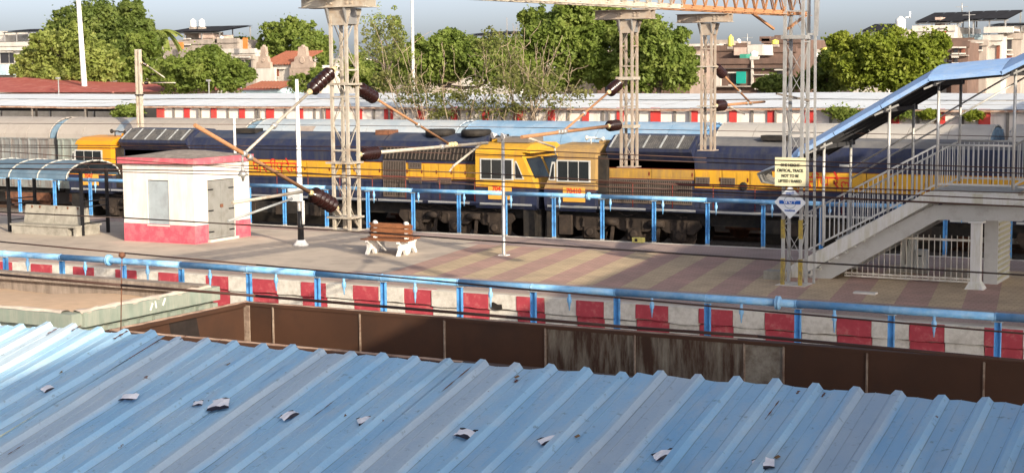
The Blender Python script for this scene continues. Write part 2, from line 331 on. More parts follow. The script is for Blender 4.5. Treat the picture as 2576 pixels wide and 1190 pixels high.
# dry leaves on the roof
for i, (px, py) in enumerate(((152, 945), (575, 925), (865, 1055), (1955, 1160), (1452, 1107), (1300, 957))):
    P = on_roof(px, py); s_ = .018
    MB().add([(P[0] - s_, P[1], P[2] + .006), (P[0], P[1] - s_ * .7, P[2] + .003), (P[0] + s_, P[1] + s_ * .2, P[2] + .012), (P[0], P[1] + s_ * .8, P[2] + .018)], [(0, 1, 2), (0, 2, 3)]).build('dry_leaf', M('dry_leaf', (.22, .13, .06), .8), None, label='tiny curled dry leaf lying on the blue corrugated roof', cat='leaf', group='dry leaves on the blue roof')

# ---------------------------------------------------------------- open wagons on the near track
m_wgreen = M('wagon_green', (.22, .265, .225), .75, var=.14, scale=3, dirt=(.34, .34, .29), amt=.4, dscale=2, streak=True)
m_wconc = M('caked_cement', (.30, .25, .21), .95, var=.2, scale=4, dirt=(.14, .11, .09), amt=.45, dscale=2.5, streak=True, bump=.6, bscale=10)
m_crust = M('pale_crust', (.60, .50, .42), .95, var=.12, scale=5, bump=.8, bscale=12)
m_sand = M('sand', (.58, .41, .275), .95, var=.07, scale=5, dirt=(.48, .34, .23), amt=.25, dscale=3, bump=.4, bscale=40)
m_wbrown = M('wagon_brown', (.062, .027, .014), .75, var=.15, scale=1.0, dirt=(.036, .019, .013), amt=.3, dscale=.9)
def peelmat():
    m = M('wagon_brown_peeling', (.055, .026, .015), .8, var=.22, scale=1.5, dirt=(.31, .28, .22), amt=.36, dscale=2.0, streak=True)
    return m
m_wpeel = peelmat(); m_pale = M('pale_primer', (.27, .245, .20), .85, var=.15, dirt=(.07, .035, .02), amt=.5, dscale=3.5)
def underframe(t, x0, x1, yc, mat):
    B('underframe', mat, t, x0 + .1, x1 - .1, yc - 1.2, yc + 1.2, .12, .32)
    for xb in (x0 + 2, x1 - 2):
        for dx in (-1, 1):
            for s in (-1, 1): MB().lathe((xb + dx, yc + s * .74, RAIL + .46), (xb + dx, yc + s * .9, RAIL + .46), [(0, .46), (.03, .49), (.12, .46), (.16, .3)], 20).build('wheel', m_rust, t)
        B('bogie_frame', m_rust, t, xb - 1.6, xb + 1.6, yc - 1.05, yc + 1.05, RAIL + .45, RAIL + .8)
# green wagon heaped with sand
gx0, gx1, gy0, gy1, gz = -29.0, -16.9, 17.62, 20.9, 2.39
gw = thing('open_wagon', 'grey green open wagon heaped with tan sand, its end ribbed and stained', 'wagon', ((gx0 + gx1) / 2, 19.2, RAIL), 'open wagons on the near track')
for (a, b_, c, d) in ((gx0, gx1, gy0, gy0 + .1), (gx0, gx1, gy1 - .1, gy1), (gx0, gx0 + .1, gy0 + .1, gy1 - .1), (gx1 - .1, gx1, gy0 + .1, gy1 - .1)):
    B('wall_panel', m_wconc if c > 20 else m_wgreen, gw, a, b_, c, d, .32, gz - .02)
B('rim', m_wgreen, gw, gx0 - .06, gx1 + .05, gy0 - .09, gy0 + .13, gz - .2, gz); B('rim', m_wgreen, gw, gx1 - .12, gx1 + .1, gy0 + .13, gy1 + .06, gz - .22, gz + .004)
B('rim', m_wconc, gw, gx0, gx1 - .12, gy1 - .2, gy1 + .06, gz - .1, gz + .03)
for i in range(9):
    y = gy0 + .3 + i * .36; B('rib', m_wgreen, gw, gx1 - .02, gx1 + .07, y, y + .13, .4, gz - .27)
for i in range(9):
    x = gx1 - .15 - i * 1.45; B('stanchion', m_wgreen, gw, x - .16, x + .02, gy0 - .1, gy0 + .02, .35, gz - .2)
B('side_rail', m_wgreen, gw, gx0, gx1, gy0 - .07, gy0 + .01, gz - .62, gz - .42)
def crust(a, b_, w_, n, h):
    a, b_ = np.array(a), np.array(b_); d = (b_ - a); L_ = np.linalg.norm(d); d /= L_; nrm = np.array([-d[1], d[0], 0]); rows = []
    for u in (-1, -.5, 0, .5, 1):
        rows.append([tuple(a + d * L_ * i / n + nrm * (u * w_ * (.5 + .2 * math.sin(i * 1.7))) + np.array([0, 0, (1 - u * u) * h * (.6 + .5 * random.random()) - .01])) for i in range(n + 1)])
    return MB().sheet(rows)
crust((gx0, gy0 + .05, gz), (gx1 - .2, gy0 + .05, gz), .17, 60, .05).build('crust', m_crust, gw); crust((gx1 - .02, gy0 + .1, gz), (gx1 - .02, gy1 - .1, gz), .2, 22, .06).build('crust', m_crust, gw)
m_chalk = M('chalk_white', (.7, .7, .66), .8)
for i, (ya, za) in enumerate(((18.55, 1.62), (18.68, 1.66), (18.8, 1.6), (18.94, 1.66), (19.08, 1.7), (19.2, 2.28), (19.34, 2.3), (19.5, 2.32))):
    MB().bar((gx1 + (.115 if za > 2 else .085), ya, za - .05), (gx1 + (.115 if za > 2 else .085), ya + (.06 if i % 2 else -.02), za + .06), .012, .03).build('chalk_mark', m_chalk, gw)
underframe(gw, gx0, gx1, 19.2, m_wgreen)
rows = []
for j in range(15):
    y = gy0 + .1 + (gy1 - gy0 - .2) * j / 14; rows.append([])
    for i in range(61):
        x = gx0 + .1 + (gx1 - gx0 - .22) * i / 60; z = gz - .035 - .24 * (j / 14) ** 1.6 + .04 * math.sin(x * 1.3 + .6) * (j / 14) + .012 * math.sin(x * 2.9 + j * .5) - .05 * math.exp(-((x - gx1) / .8) ** 2) + random.uniform(-.008, .008)
        rows[-1].append((x, y, z))
MB().sheet(rows).build('sand', m_sand, None, label='smooth tan sand heaped inside the grey green wagon', cat='sand', kind='stuff')
# brown wagon, empty: the inside of its far wall shows
bx0, bx1, by0, by1, bz = -16.2, -2.0, 17.62, 20.86, 2.19
bw = thing('open_wagon', 'rust brown empty open wagon, paint peeling off its inner wall', 'wagon', ((bx0 + bx1) / 2, 19.2, RAIL), 'open wagons on the near track')
seam = [bx0 + .06] + [float(ony(x, y, by1 - .1)[0]) for x, y in ((688, 790), (907, 810), (1119, 830), (1373, 850), (1598, 870), (1873, 885), (1972, 890), (2182, 910), (2476, 935))] + [-2.7, bx1]
for i, (a, b_) in enumerate(zip(seam[:-1], seam[1:])):
    mt = m_wpeel if i in (4, 5) else m_pale if i == 6 else m_wbrown; dy = .004 * (i % 3)
    B('wall_panel', mt, bw, a + .006, b_ - .006, by1 - .1 - dy, by1 - .02, .35, bz - .03)
    B('seam_strip', M('worn_seam', (.34, .27, .21), .8, var=.2, dirt=(.12, .06, .04), amt=.5, dscale=6), bw, b_ - .012, b_ + .012, by1 - .125 - .003 * (i % 2), by1 - .03, .35, bz - .04)
B('wall_panel', m_wbrown, bw, bx0, bx1, by0, by0 + .08, .35, bz - .02); B('wall_panel', m_wbrown, bw, bx0, bx0 + .08, by0 + .08, by1 - .13, .35, bz - .02)
B('floor', m_wbrown, bw, bx0 + .08, bx1, by0 + .08, by1 - .11, .33, .4)
B('rim', m_wbrown, bw, bx0, bx1, by1 - .12, by1 + .05, bz - .05, bz); B('rim', m_wbrown, bw, bx0 - .05, bx0 + .12, by0 - .05, by1 - .13, bz - .06, bz + .002); B('rim', m_wbrown, bw, bx0 + .12, bx1, by0 - .06, by0 + .12, bz - .06, bz)
m_rimcrust = M('rim_crust', (.42, .30, .23), .95, var=.2, scale=6, dirt=(.16, .08, .05), amt=.4, dscale=4)
crust((bx0 + .04, by0, bz + .004), (bx0 + .04, by1, bz + .004), .09, 26, .03).build('crust', m_rimcrust, bw); crust((bx0, by1 - .04, bz + .002), (bx0 + 8.6, by1 - .04, bz + .002), .06, 50, .02).build('crust', m_rimcrust, bw)
crust((bx0, by0 + .03, bz + .004), (bx0 + 6, by0 + .03, bz + .004), .1, 40, .025).build('crust', m_rimcrust, bw)
m_soot = M('soot', (.02, .014, .012), .9, var=.3, scale=6)
MB().add([(bx0 + .084, 18.85, 2.12), (bx0 + .084, 19.5, 2.13), (bx0 + .084, 19.6, 1.7), (bx0 + .084, 19.35, 1.3), (bx0 + .084, 19.1, 1.25), (bx0 + .084, 18.95, 1.6)], [tuple(range(5, -1, -1))]).build('soot_patch', m_soot, bw)
B('corner_strip', MATS['worn_seam'], bw, bx0 + .08, bx0 + .19, by1 - .15, by1 - .126, .4, bz - .04)
underframe(bw, bx0, bx1, 19.2, m_wbrown)

# ---------------------------------------------------------------- blue water pipes on posts, with drop valves
def water_pipe(label, Y, posts, valves, flanges, ypx, x0, x1, zfoot):
    z = float(np.mean([ony(x, y, Y)[2] for x, y in ypx])); t = thing('water_pipe', label, 'pipe', (float(ony(1288, 600, Y)[0]), Y, zfoot))
    X = lambda px: float(ony(px, np.interp(px, [a for a, _ in ypx], [b for _, b in ypx]), Y)[0])
    joints = [x0] + sorted(X(p) for p in posts)[1::2] + [x1]
    for i, (a, b_) in enumerate(zip(joints[:-1], joints[1:])):
        MB().tube((a + .004, Y, z + random.uniform(-.006, .006)), (b_ - .004, Y, z + random.uniform(-.006, .006)), .082, n=14).build('pipe', m_blue, t)
    for p in posts:
        x = X(p) + .03; o = MB().box(x - .065, x + .065, Y - .02, Y + .02, zfoot, z - .1); o.box(x - .065, x - .05, Y - .07, Y - .021, zfoot, z - .1); o.box(x + .05, x + .065, Y - .07, Y - .021, zfoot, z - .1)
        pp = o.build('post', m_bluepost, t); B('cap_plate', m_greypaint, pp, x - .12, x + .1, Y - .1, Y + .1, z - .1, z - .085)
        B('post_foot', m_greypaint, pp, x - .068, x + .068, Y - .075, Y + .022, zfoot, zfoot + .75 if Y > 40 else zfoot + .4)
        MB().lathe((x - .06, Y, z), (x - .035, Y, z), [(0, .088), (.025, .088)], 14).build('clamp', m_blue, pp)
    for p in valves:
        x = X(p); L_ = random.uniform(.42, .52)
        MB().lathe((x, Y - .02, z - .06), (x, Y - .02, z - 1), [(0, .032), (.1, .032), (.13, .055), (.22, .055), (.26, .03), (L_ - .12, .028), (L_ - .1, .02), (L_, .012)], 8).build('drop_valve', m_blue, t)
    for p in flanges:
        x = X(p); MB().lathe((x - .06, Y, z), (x + .06, Y, z), [(0, .1), (.02, .15), (.05, .15), (.055, .1), (.065, .1), (.07, .15), (.1, .15), (.12, .1)], 14).build('flange', m_blue, t)
    return t
water_pipe('sky blue water pipe on posts in front of the red and white platform edge', 32.4, [13, 155, 310, 455, 625, 797, 963, 1155, 1340, 1550, 1778, 2005, 2240, 2508],
           [70, 215, 372, 529, 695, 866, 1045, 1235, 1433, 1641, 1866, 2100, 2351], [274, 1957], [(0, 640), (800, 692), (1288, 718), (1950, 757), (2576, 797)], -45, 12, -1.15)
water_pipe('sky blue water pipe on posts in front of the locomotives', 54.2, [48, 136, 226, 626, 714, 820, 924, 1038, 1153, 1270, 1392, 1514, 1644, 1779, 1919, 2065, 2377, 2540],
           [148, 240, 842, 941, 1053, 1168, 1286, 1408, 1536, 1668, 1802, 1943, 2088, 2420], [1481, 1990], [(0, 444), (170, 450), (625, 466), (1136, 482), (1705, 503), (2265, 519), (2576, 532)], -70, 10, -1.15)

# ---------------------------------------------------------------- waiting shelter with concrete seat
m_poly = M('smoked_sheet', (.105, .165, .225), .8, var=.12, scale=2, spec=.12, dirt=(.17, .22, .26), amt=.3, dscale=2)
m_seatc = M('seat_concrete', (.34, .32, .275), .95, var=.12, scale=3, dirt=(.16, .145, .12), amt=.35, dscale=2, bump=.4, bscale=14)
sh = thing('waiting_shelter', 'black framed waiting shelter with a curved smoky blue roof, left edge of the platform', 'shelter', (-44.3, 44.6, 0))
arch = [(44.6 + 1.42 * math.cos(a), 2.14 + .60 * math.sin(a)) for a in [math.pi - math.pi * i / 12 for i in range(13)]]
xr = [-41.5 - 1.43 * i for i in range(5)]
for a, b_ in zip(xr[:-1], xr[1:]): MB().sheet([[(b_ + .03, y, z) for y, z in arch], [(a - .03, y, z) for y, z in arch]], thick=.006).build('roof_panel', m_poly, sh)
for x in xr: MB().path([(x, y, z + .015) for y, z in arch], .028).build('roof_rib', M('pale_rib', (.42, .42, .39), .6), sh)
for x in (-41.62, -45.3): 
    for y in (44.05, 45.4): MB().box(x - .05, x + .05, y - .05, y + .05, 0, 2.45).build('post', m_black, sh)
    for z in (.45, 1.05, 1.25, 2.38): MB().bar((x, 44.1, z), (x, 45.35, z), .04).build('rail', m_black, sh)
    MB().bar((x, 44.1, 2.4), (x, 44.7, 2.68), .04).build('brace', m_black, sh)
MB().path([(-41.52, y, z - .03) for y, z in arch], .03).build('end_arch', m_black, sh)
for y in (43.25, 44.05, 45.4, 45.95): MB().bar((-47.2, y, 2.14 + .60 * math.sqrt(max(0, 1 - ((y - 44.6) / 1.42) ** 2)) - .03), (-41.52, y, 2.14 + .60 * math.sqrt(max(0, 1 - ((y - 44.6) / 1.42) ** 2)) - .03), .03).build('roof_bar', m_black, sh)
cs = thing('concrete_bench', 'grey concrete back to back seat under the curved shelter roof', 'seat', (-43.2, 44.3, 0))
B('seat_base', m_seatc, cs, -44.82, -42.0, 43.68, 45.0, 0, .32); B('seat_top', m_seatc, cs, -44.86, -41.6, 43.63, 45.05, .32, .38)
for a, b_ in ((-44.72, -43.24), (-43.2, -41.66)):
    MB().prism_x([(44.22, .38), (44.5, .38), (44.42, 1.04), (44.34, 1.04)], a, b_).build('backrest', m_seatc, cs)
B('end_pier', m_seatc, cs, -41.75, -41.62, 43.7, 44.95, 0, .32)
for x in (-44.4, -44.0, -43.15, -42.6, -42.1): B('rust_stain', m_rust, cs, x, x + .05, 44.30, 44.345, .93, 1.02)

# ---------------------------------------------------------------- white hut with pink base
m_hut = M('hut_white', (.70, .655, .61), .85, var=.05, scale=2, dirt=(.55, .48, .43), amt=.32, dscale=1.3, streak=True, bump=.15, bscale=12)
m_pink = M('hut_pink', (.56, .085, .125), .8, var=.1, scale=3, dirt=(.62, .22, .23), amt=.35, dscale=3, bump=.2)
m_pinkf = M('trim_pink', (.50, .105, .135), .85, var=.14, scale=4, dirt=(.55, .30, .28), amt=.25, dscale=3)
m_door = M('door_grey', (.27, .27, .255), .6, .2, var=.08, scale=3, dirt=(.17, .16, .14), amt=.3, dscale=2)
hx0, hx1, hy0, hy1 = -39.03, -35.83, 43.42, 46.55
hut = thing('equipment_hut', 'small white painted hut with pink base and pink roof edge', 'hut', ((hx0 + hx1) / 2, (hy0 + hy1) / 2, 0))
dy0, dy1 = 44.16, 45.68
for bx in ((hx0, -37.93, hy0, hy0 + .2), (-36.96, hx1, hy0, hy0 + .2), (hx0, hx0 + .2, hy0 + .2, hy1), (hx0 + .2, hx1 - .2, hy1 - .2, hy1), (hx1 - .2, hx1, hy0 + .2, dy0), (hx1 - .2, hx1, dy1, hy1 - .001)): B('wall', m_hut, hut, *bx, 0, 2.79)
B('wall', m_hut, hut, -37.93, -36.96, hy0, hy0 + .2, 0, .64); B('wall', m_hut, hut, -37.93, -36.96, hy0, hy0 + .2, 2.2, 2.79); B('wall', m_hut, hut, hx1 - .2, hx1, dy0, dy1, 2.18, 2.79)
for bx in ((hx0 - .012, hx1 + .012, hy0 - .012, hy0 + .05), (hx0 - .012, hx0 + .05, hy0 + .05, hy1), (hx1 - .05, hx1 + .012, hy0 + .05, dy0 - .01), (hx1 - .05, hx1 + .012, dy1 + .01, hy1)): B('plinth', m_pink, hut, *bx, -.01, .64)
rows = [[(hx0 - .1 + (hx1 - hx0 + .2) * i / 12, hy0 - .1 + (hy1 - hy0 + .2) * j / 10, 2.995 + (.2 * math.sin(math.pi * i / 12) * math.sin(math.pi * j / 10)) + (random.uniform(-.012, .012) if 0 < i < 12 and 0 < j < 10 else 0)) for i in range(13)] for j in range(11)]
roof = B('roof_slab', m_hut, hut, hx0 - .09, hx1 + .09, hy0 - .09, hy1 + .09, 2.79, 2.985)
MB().sheet(rows).build('roof_screed', M('screed', (.22, .19, .165), .95, var=.2, scale=4, dirt=(.36, .32, .28), amt=.25, dscale=4), roof)
for bx in ((hx0 - .13, hx1 + .13, hy0 - .135, hy0 - .091), (hx0 - .13, hx1 + .13, hy1 + .091, hy1 + .13), (hx0 - .13, hx0 - .091, hy0 - .091, hy1 + .091), (hx1 + .091, hx1 + .13, hy0 - .091, hy1 + .091)): B('roof_trim', m_pinkf, roof, *bx, 2.77, 2.99)
win = B('window_shutter', M('shutter_grey', (.33, .38, .41), .6, var=.06, dirt=(.24, .26, .27), amt=.3, dscale=2), hut, -37.9, -36.99, hy0 + .03, hy0 + .1, .62, 2.17)
B('frame', m_hut, win, -37.97, -37.905, hy0 - .02, hy0 + .02, .66, 2.2); B('sill', m_hut, win, -37.95, -36.93, hy0 - .03, hy0 + .02, .58, .62)
for a, b_ in ((dy0 + .02, 44.915), (44.925, dy1 - .02)):
    dl = B('door_leaf', m_door, hut, hx1 - .06, hx1 - .02, a, b_, .1, 2.15)
    for z in (.35, 1.1, 1.85):
        y = a + .02 if a < 44.5 else b_ - .3; B('hinge', m_black, dl, hx1 - .02, hx1 + .004, y, y + .28, z - .02, z + .02)
B('lock', m_rust, dl, hx1 - .02, hx1 + .02, 44.86, 45.0, 1.18, 1.3)
B('step', M('step_stone', (.55, .5, .45), .9), hut, hx1 + .013, hx1 + .12, dy0 - .05, dy1 + .05, 0, .09)

# ---------------------------------------------------------------- poles on the platform
MB().lathe((-36.71, 46.9, 0), (-36.71, 46.9, 4.45), [(0, .06), (4.3, .045), (4.32, .03), (4.45, .03)], 10).build('vent_pole', m_white, None, label='thin white pole rising behind the flat roof of the white hut', cat='pole')
lp = thing('lamp_post', 'white post with black lower part and grey box beside the hut', 'lamp post', (-32.17, 44.6, 0))
MB().lathe((-32.17, 44.6, 0), (-32.17, 44.6, .2), [(0, .27), (.05, .26), (.15, .17), (.2, .15)], 10).build('base', m_white, lp)
MB().lathe((-32.17, 44.6, .18), (-32.17, 44.6, 1.2), [(0, .11), (1.02, .1)], 12).build('lower_shaft', m_black, lp)
MB().lathe((-32.17, 44.6, 1.2), (-32.2, 44.6, 5.7), [(0, .1), (1.2, .095), (1.22, .08), (3.0, .075), (3.02, .065), (4.5, .055)], 12).build('shaft', m_white, lp)
bx = B('junction_box', M('box_grey', (.52, .54, .55), .5), lp, -32.48, -31.98, 44.32, 44.5, 1.55, 1.98); B('cover', M('box_white', (.65, .65, .64), .5), bx, -32.42, -32.2, 44.30, 44.319, 1.72, 1.93)
MB().tube((-31.98, 44.5, .75), (-31.98, 44.5, 1.56), .05).build('conduit', m_white, lp)
sp = thing('slim_pole', 'slim silver pole with small lamp heads standing on the striped paving', 'pole', (-24.35, 44.85, 0))
MB().lathe((-24.35, 44.85, 0), (-24.35, 44.85, 3.8), [(0, .07), (.05, .06), (3.8, .05)], 12).build('shaft', m_galv, sp); B('base_plate', m_white, sp, -24.5, -24.2, 44.72, 44.98, .004, .03)
MB().bar((-24.62, 44.85, 3.78), (-24.05, 44.85, 3.84), .05).build('cross_arm', m_galv, sp)
for x, z in ((-24.58, 3.9), (-24.22, 3.88)): MB().lathe((x, 44.85, z), (x - .1, 44.7, z - .04), [(0, .04), (.06, .05), (.14, .11), (.16, .11)], 12).build('lamp_head', m_white, sp)

# ---------------------------------------------------------------- back to back bench
m_wood = M('bench_wood', (.26, .105, .045), .55, var=.25, scale=5, dirt=(.14, .06, .03), amt=.3, dscale=4)
m_cast = M('bench_white', (.76, .74, .70), .7, var=.05, dirt=(.55, .5, .45), amt=.25)
bn = thing('platform_bench', 'back to back bench with brown wooden slats and white cast legs', 'bench', (-28.05, 43.9, 0))
SK = .12
for sgn in (-1, 1):
    for x in (-28.65, -27.45):
        Yf = lambda d: 43.9 + sgn * d; Xs = x - SK * sgn * .5
        leg = MB(); prof = [(.04, .95), (.12, .95), (.16, .5), (.62, .47), (.66, .40), (.56, .34), (.56, .2), (.68, .0), (.56, .0), (.44, .16), (.3, .18), (.2, .0), (.08, .0), (.12, .25), (.08, .45)]
        poly = [(Yf(a), z) for a, z in prof]
        leg.prism_x(poly if sgn > 0 else poly[::-1], Xs - .05, Xs + .05).build('leg', m_cast, bn)
        MB().lathe((Xs, Yf(.08), .93), (Xs, Yf(.08), 1.06), [(0, .05), (.05, .085), (.1, .075), (.13, .03)], 10).build('finial', m_cast, bn)
    for d in (.2, .33, .46, .59): MB().box(-28.95 - SK * sgn, -27.2 - SK * sgn, min(Yf(d - .055), Yf(d + .055)), max(Yf(d - .055), Yf(d + .055)), .475, .51).build('seat_slat', m_wood, bn)
    for z in (.62, .77, .92): MB().box(-28.85 - SK * sgn, -27.25 - SK * sgn, min(Yf(.125), Yf(.155)), max(Yf(.125), Yf(.155)), z - .06, z + .06).build('back_slat', m_wood, bn)

# ---------------------------------------------------------------- overhead line portal: mast, boom, drop masts with cantilevers
def boomX(Y): return -14.1 - (43 - Y) * .125
def lattice(name, t, cx, cy, h, z0, z1, step, mat, leg=.075, dia=.03, skip=0):
    cs_ = [(-h, -h), (h, -h), (h, h), (-h, h)]
    for a, b_ in cs_: MB().angle((cx + a, cy + b_, z0), (cx + a, cy + b_, z1), leg).build('leg', mat, t)
    n = max(1, round((z1 - z0) / step)); st = (z1 - z0) / n
    for i in range(n):
        for k in range(4):
            a, b_ = cs_[k], cs_[(k + 1) % 4]; za, zb = z0 + i * st, z0 + (i + 1) * st
            if (i + k) % 2: za, zb = zb, za
            MB().bar((cx + a[0] * .98, cy + a[1] * .98, za), (cx + b_[0] * .98, cy + b_[1] * .98, zb), dia, dia * .5).build('brace', mat, t)
            if i % 3 == 2: MB().bar((cx + a[0], cy + a[1], zb), (cx + b_[0], cy + b_[1], zb), .06, .03).build('strut', mat, t)
def insulator(p, q, t, L_=.45, r=.1, n=5, mat=None):
    p, q = Vector(p), Vector(q); d = (q - p).normalized(); e = p + d * L_; prof = [(0, .045), (.05, .05), (.06, r * .6)]
    for i in range(n):
        a = .06 + (L_ - .12) * i / n; s = (L_ - .12) / n; prof += [(a + s * .2, r * .6), (a + s * .5, r), (a + s * .66, r), (a + s * .78, r * .6)]
    prof += [(L_ - .05, r * .6), (L_ - .045, .05), (L_, .045)]
    o = MB().lathe(p, e, prof, 16).build('insulator', mat or m_insul, t)
    MB().lathe(p - d * .1, p, [(0, .035), (.1, .06)], 10).build('cap', m_cream, o); MB().lathe(e, e + d * .08, [(0, .06), (.08, .03)], 10).build('cap', m_cream, o); return e + d * .05
def tubeline(name, p, q, t, r=.03, mat=None): return MB().tube(p, q, r, n=10).build(name, mat or m_beige, t)
def drop_mast(label, Y, z0, leg_mat, h=.24):
    x = boomX(Y); t = thing('drop_mast', label, 'mast', (x, Y, z0), 'drop masts hanging from the portal beam')
    lattice('lattice', t, x, Y, h, z0, 6.95, .5, leg_mat, .052, .016)
    B('foot_plate', leg_mat, t, x - h - .08, x + h + .08, Y - h - .08, Y + h + .08, z0 - .02, z0)
    for s in (-1, 1):
        MB().prism_y([(x - h - .12, 7.08), (x + h + .12, 7.08), (x + h + .04, 6.78), (x - h - .04, 6.78)], Y + s * (h + .005) - .012, Y + s * (h + .005) + .012).build('gusset', leg_mat, t)
        y = Y + s * h
        cb = MB().box(x - .8, x + .6, y - .1, y + .1, 7.1, 7.115); cb.box(x - .8, x + .6, y - .1, y + .1, 7.30, 7.315); cb.box(x - .8, x + .6, y - .006, y + .006, 7.115, 7.30)
        for bxx in (-.25, -.15, .2, .3): cb.box(x + bxx - .02, x + bxx + .02, y - .03, y - .006, 7.16, 7.2); cb.box(x + bxx - .02, x + bxx + .02, y - .03, y - .006, 7.23, 7.27)
        cb.build('cross_beam', leg_mat, t)
    for s in (-1, 1): MB().prism_x([(Y - h - .12, 7.09), (Y + h + .12, 7.09), (Y + h + .02, 6.8), (Y - h - .02, 6.8)], x + s * (h + .02) - .01, x + s * (h + .02) + .01).build('gusset', M('dark_steel', (.2, .2, .2), .6), t)  # side gussets in a darker grey than the lattice
    return t, x
def clampring(p, d, t, mat=None):
    d = Vector(d).normalized(); p = Vector(p); MB().lathe(p - d * .05, p + d * .05, [(0, .045), (.02, .055), (.08, .055), (.1, .045)], 10).build('clamp', mat or m_galv, t)
m1, x1 = drop_mast('largest drop mast with four insulators and two bracket arms, left of the bench', 24.25, 3.06, m_beige, .165)
for z in (5.73, 4.3, 3.3): B('bracket_plate', m_beige, m1, x1 - .3, x1 + .24, 24.25 - .22, 24.25 + .22, z - .025, z + .01)
def arm(t, a, b_, tube_end, r=.028, mat=None, L_=.45, ri=.1):       # insulator from a towards b_, then tube to tube_end
    e = insulator(a, b_, t, L_, ri); tubeline('bracket_tube', e, tube_end, t, r, mat); clampring(e + (Vector(tube_end) - e) * .55, Vector(tube_end) - e, t); return e
J1 = (x1, 21.25, 4.6)
arm(m1, (x1 - .02, 23.9, 5.97), J1, J1, .026, m_beige, .8, .13); arm(m1, (x1 - .02, 23.9, 3.5), J1, (x1, 20.0, 5.12), .034, m_rustbeam, .8, .15)
clampring(J1, (0, 1, 0), m1); tubeline('register_arm', (x1 - .03, 22.9, 3.85), (x1 - .08, 21.0, 3.8), m1, .028); tubeline('register_arm', (x1 - .03, 22.6, 3.75), (x1 - .1, 20.9, 3.5), m1, .022, m_greypaint)
MB().lathe((x1, 21.2, 4.55), (x1, 21.2, 4.15), [(0, .02), (.2, .02), (.25, .06), (.3, .09), (.33, .03), (.4, .02)], 8).build('dropper_clamp', m_galv, m1)
MB().bar((x1, 24.0, 3.35), (x1, 23.8, 3.52), .1, .05).build('hinge', m_beige, m1)
J2 = (x1 + .05, 27.9, 4.47)
arm(m1, (x1 + .08, 24.55, 5.66), J2, J2, .024, m_rustbeam, .66, .13); arm(m1, (x1 + .08, 24.6, 4.42), (x1 + .05, 29.4, 4.5), (x1 + .05, 29.5, 4.42), .034, m_beige, .62, .13)
for d in (0, .12, .24): clampring((x1 + .05, 27.9 + d, 4.45), (0, 1, 0), m1, m_cream)
tubeline('register_arm', (x1 + .05, 29.2, 4.4), (x1 + .02, 28.1, 4.0), m1, .025); tubeline('steady_hook', (x1 + .02, 28.1, 4.0), (x1 + .02, 27.95, 3.9), m1, .02)
m2, x2 = drop_mast('drop mast with two dark insulators on its left, hanging over the second locomotive', 34.2, 3.68, M('beige_rusty', (.42, .36, .30), .65, .2, var=.12, scale=3, dirt=(.28, .17, .10), amt=.34, dscale=3), .14)
for z in (5.72, 4.6): B('bracket_plate', m_beige, m2, x2 - .26, x2 + .2, 34.2 - .19, 34.2 + .19, z - .02, z + .05)
J3 = (x2 - .05, 30.8, 4.62)
arm(m2, (x2 - .12, 33.9, 5.62), J3, J3, .026, m_rustbeam, .62, .14); arm(m2, (x2 - .1, 33.85, 4.66), (x2 - .05, 28.9, 4.6), (x2 - .05, 28.9, 4.58), .038, m_rustbeam, .6, .13)
for d in (0, .15, .3): clampring((x2 - .05, 30.6 + d, 4.62), (0, 1, 0), m2)
tubeline('register_arm', (x2 - .05, 29.2, 4.55), (x2 - .05, 30.4, 4.3), m2, .022); tubeline('steady_hook', (x2 - .05, 30.4, 4.3), (x2 - .05, 30.45, 4.15), m2, .018)
m3, x3 = drop_mast('smallest drop mast with two dark insulators on its right, under the rusty beam', 38.05, 3.89, MATS['beige_rusty'], .13)
for z in (6.0, 5.0): B('bracket_plate', m_beige, m3, x3 - .24, x3 + .2, 38.05 - .18, 38.05 + .18, z - .02, z + .01)
J4 = (x3 + .05, 41.1, 5.0)
arm(m3, (x3 + .1, 38.3, 5.98), J4, J4, .026, m_rustbeam, .62, .13); arm(m3, (x3 + .1, 38.35, 5.0), (x3 + .05, 42.2, 5.02), (x3 + .05, 42.2, 5.02), .036, m_rustbeam, .55, .15)
clampring(J4, (0, 1, 0), m3); tubeline('register_arm', (x3 + .05, 39.3, 4.98), (x3 + .05, 40.6, 4.72), m3, .018)
# boom
bm = thing('portal_beam', 'long lattice beam across the top of the picture, rusty orange at its right end', 'beam', (boomX(30), 30, 7.42))
def bp(Y, dx, z): return (boomX(Y) + dx, Y, z)
for ya, yb, mt in ((10, 36.2, m_beige), (36.2, 43.4, m_rustbeam)):
    for dx in (-.28, .28):
        for z in (7.44, 8.06): MB().angle(bp(ya, dx, z), bp(yb, dx, z), .12, .014).build('chord', mt, bm)
    n = int((yb - ya) / .55)
    for i in range(n):
        y0, y1 = ya + (yb - ya) * i / n, ya + (yb - ya) * (i + 1) / n; ym = (y0 + y1) / 2
        for dx in (-.28, .28):
            MB().bar(bp(y0, dx, 7.47), bp(ym, dx, 8.04), .035, .018).build('diagonal', mt, bm); MB().bar(bp(ym, dx, 8.04), bp(y1, dx, 7.47), .035, .018).build('diagonal', mt, bm)
        MB().bar(bp(y0, -.28, 7.45), bp(y1, .28, 7.45), .035, .018).build('diagonal', mt, bm)
for s in (-1, 1): MB().bar((boomX(42.6) + s * .2, 42.0, 7.0), bp(43.2 if s > 0 else 41.0, s * .28, 7.42), .06).build('knee_brace', m_rustbeam, bm)
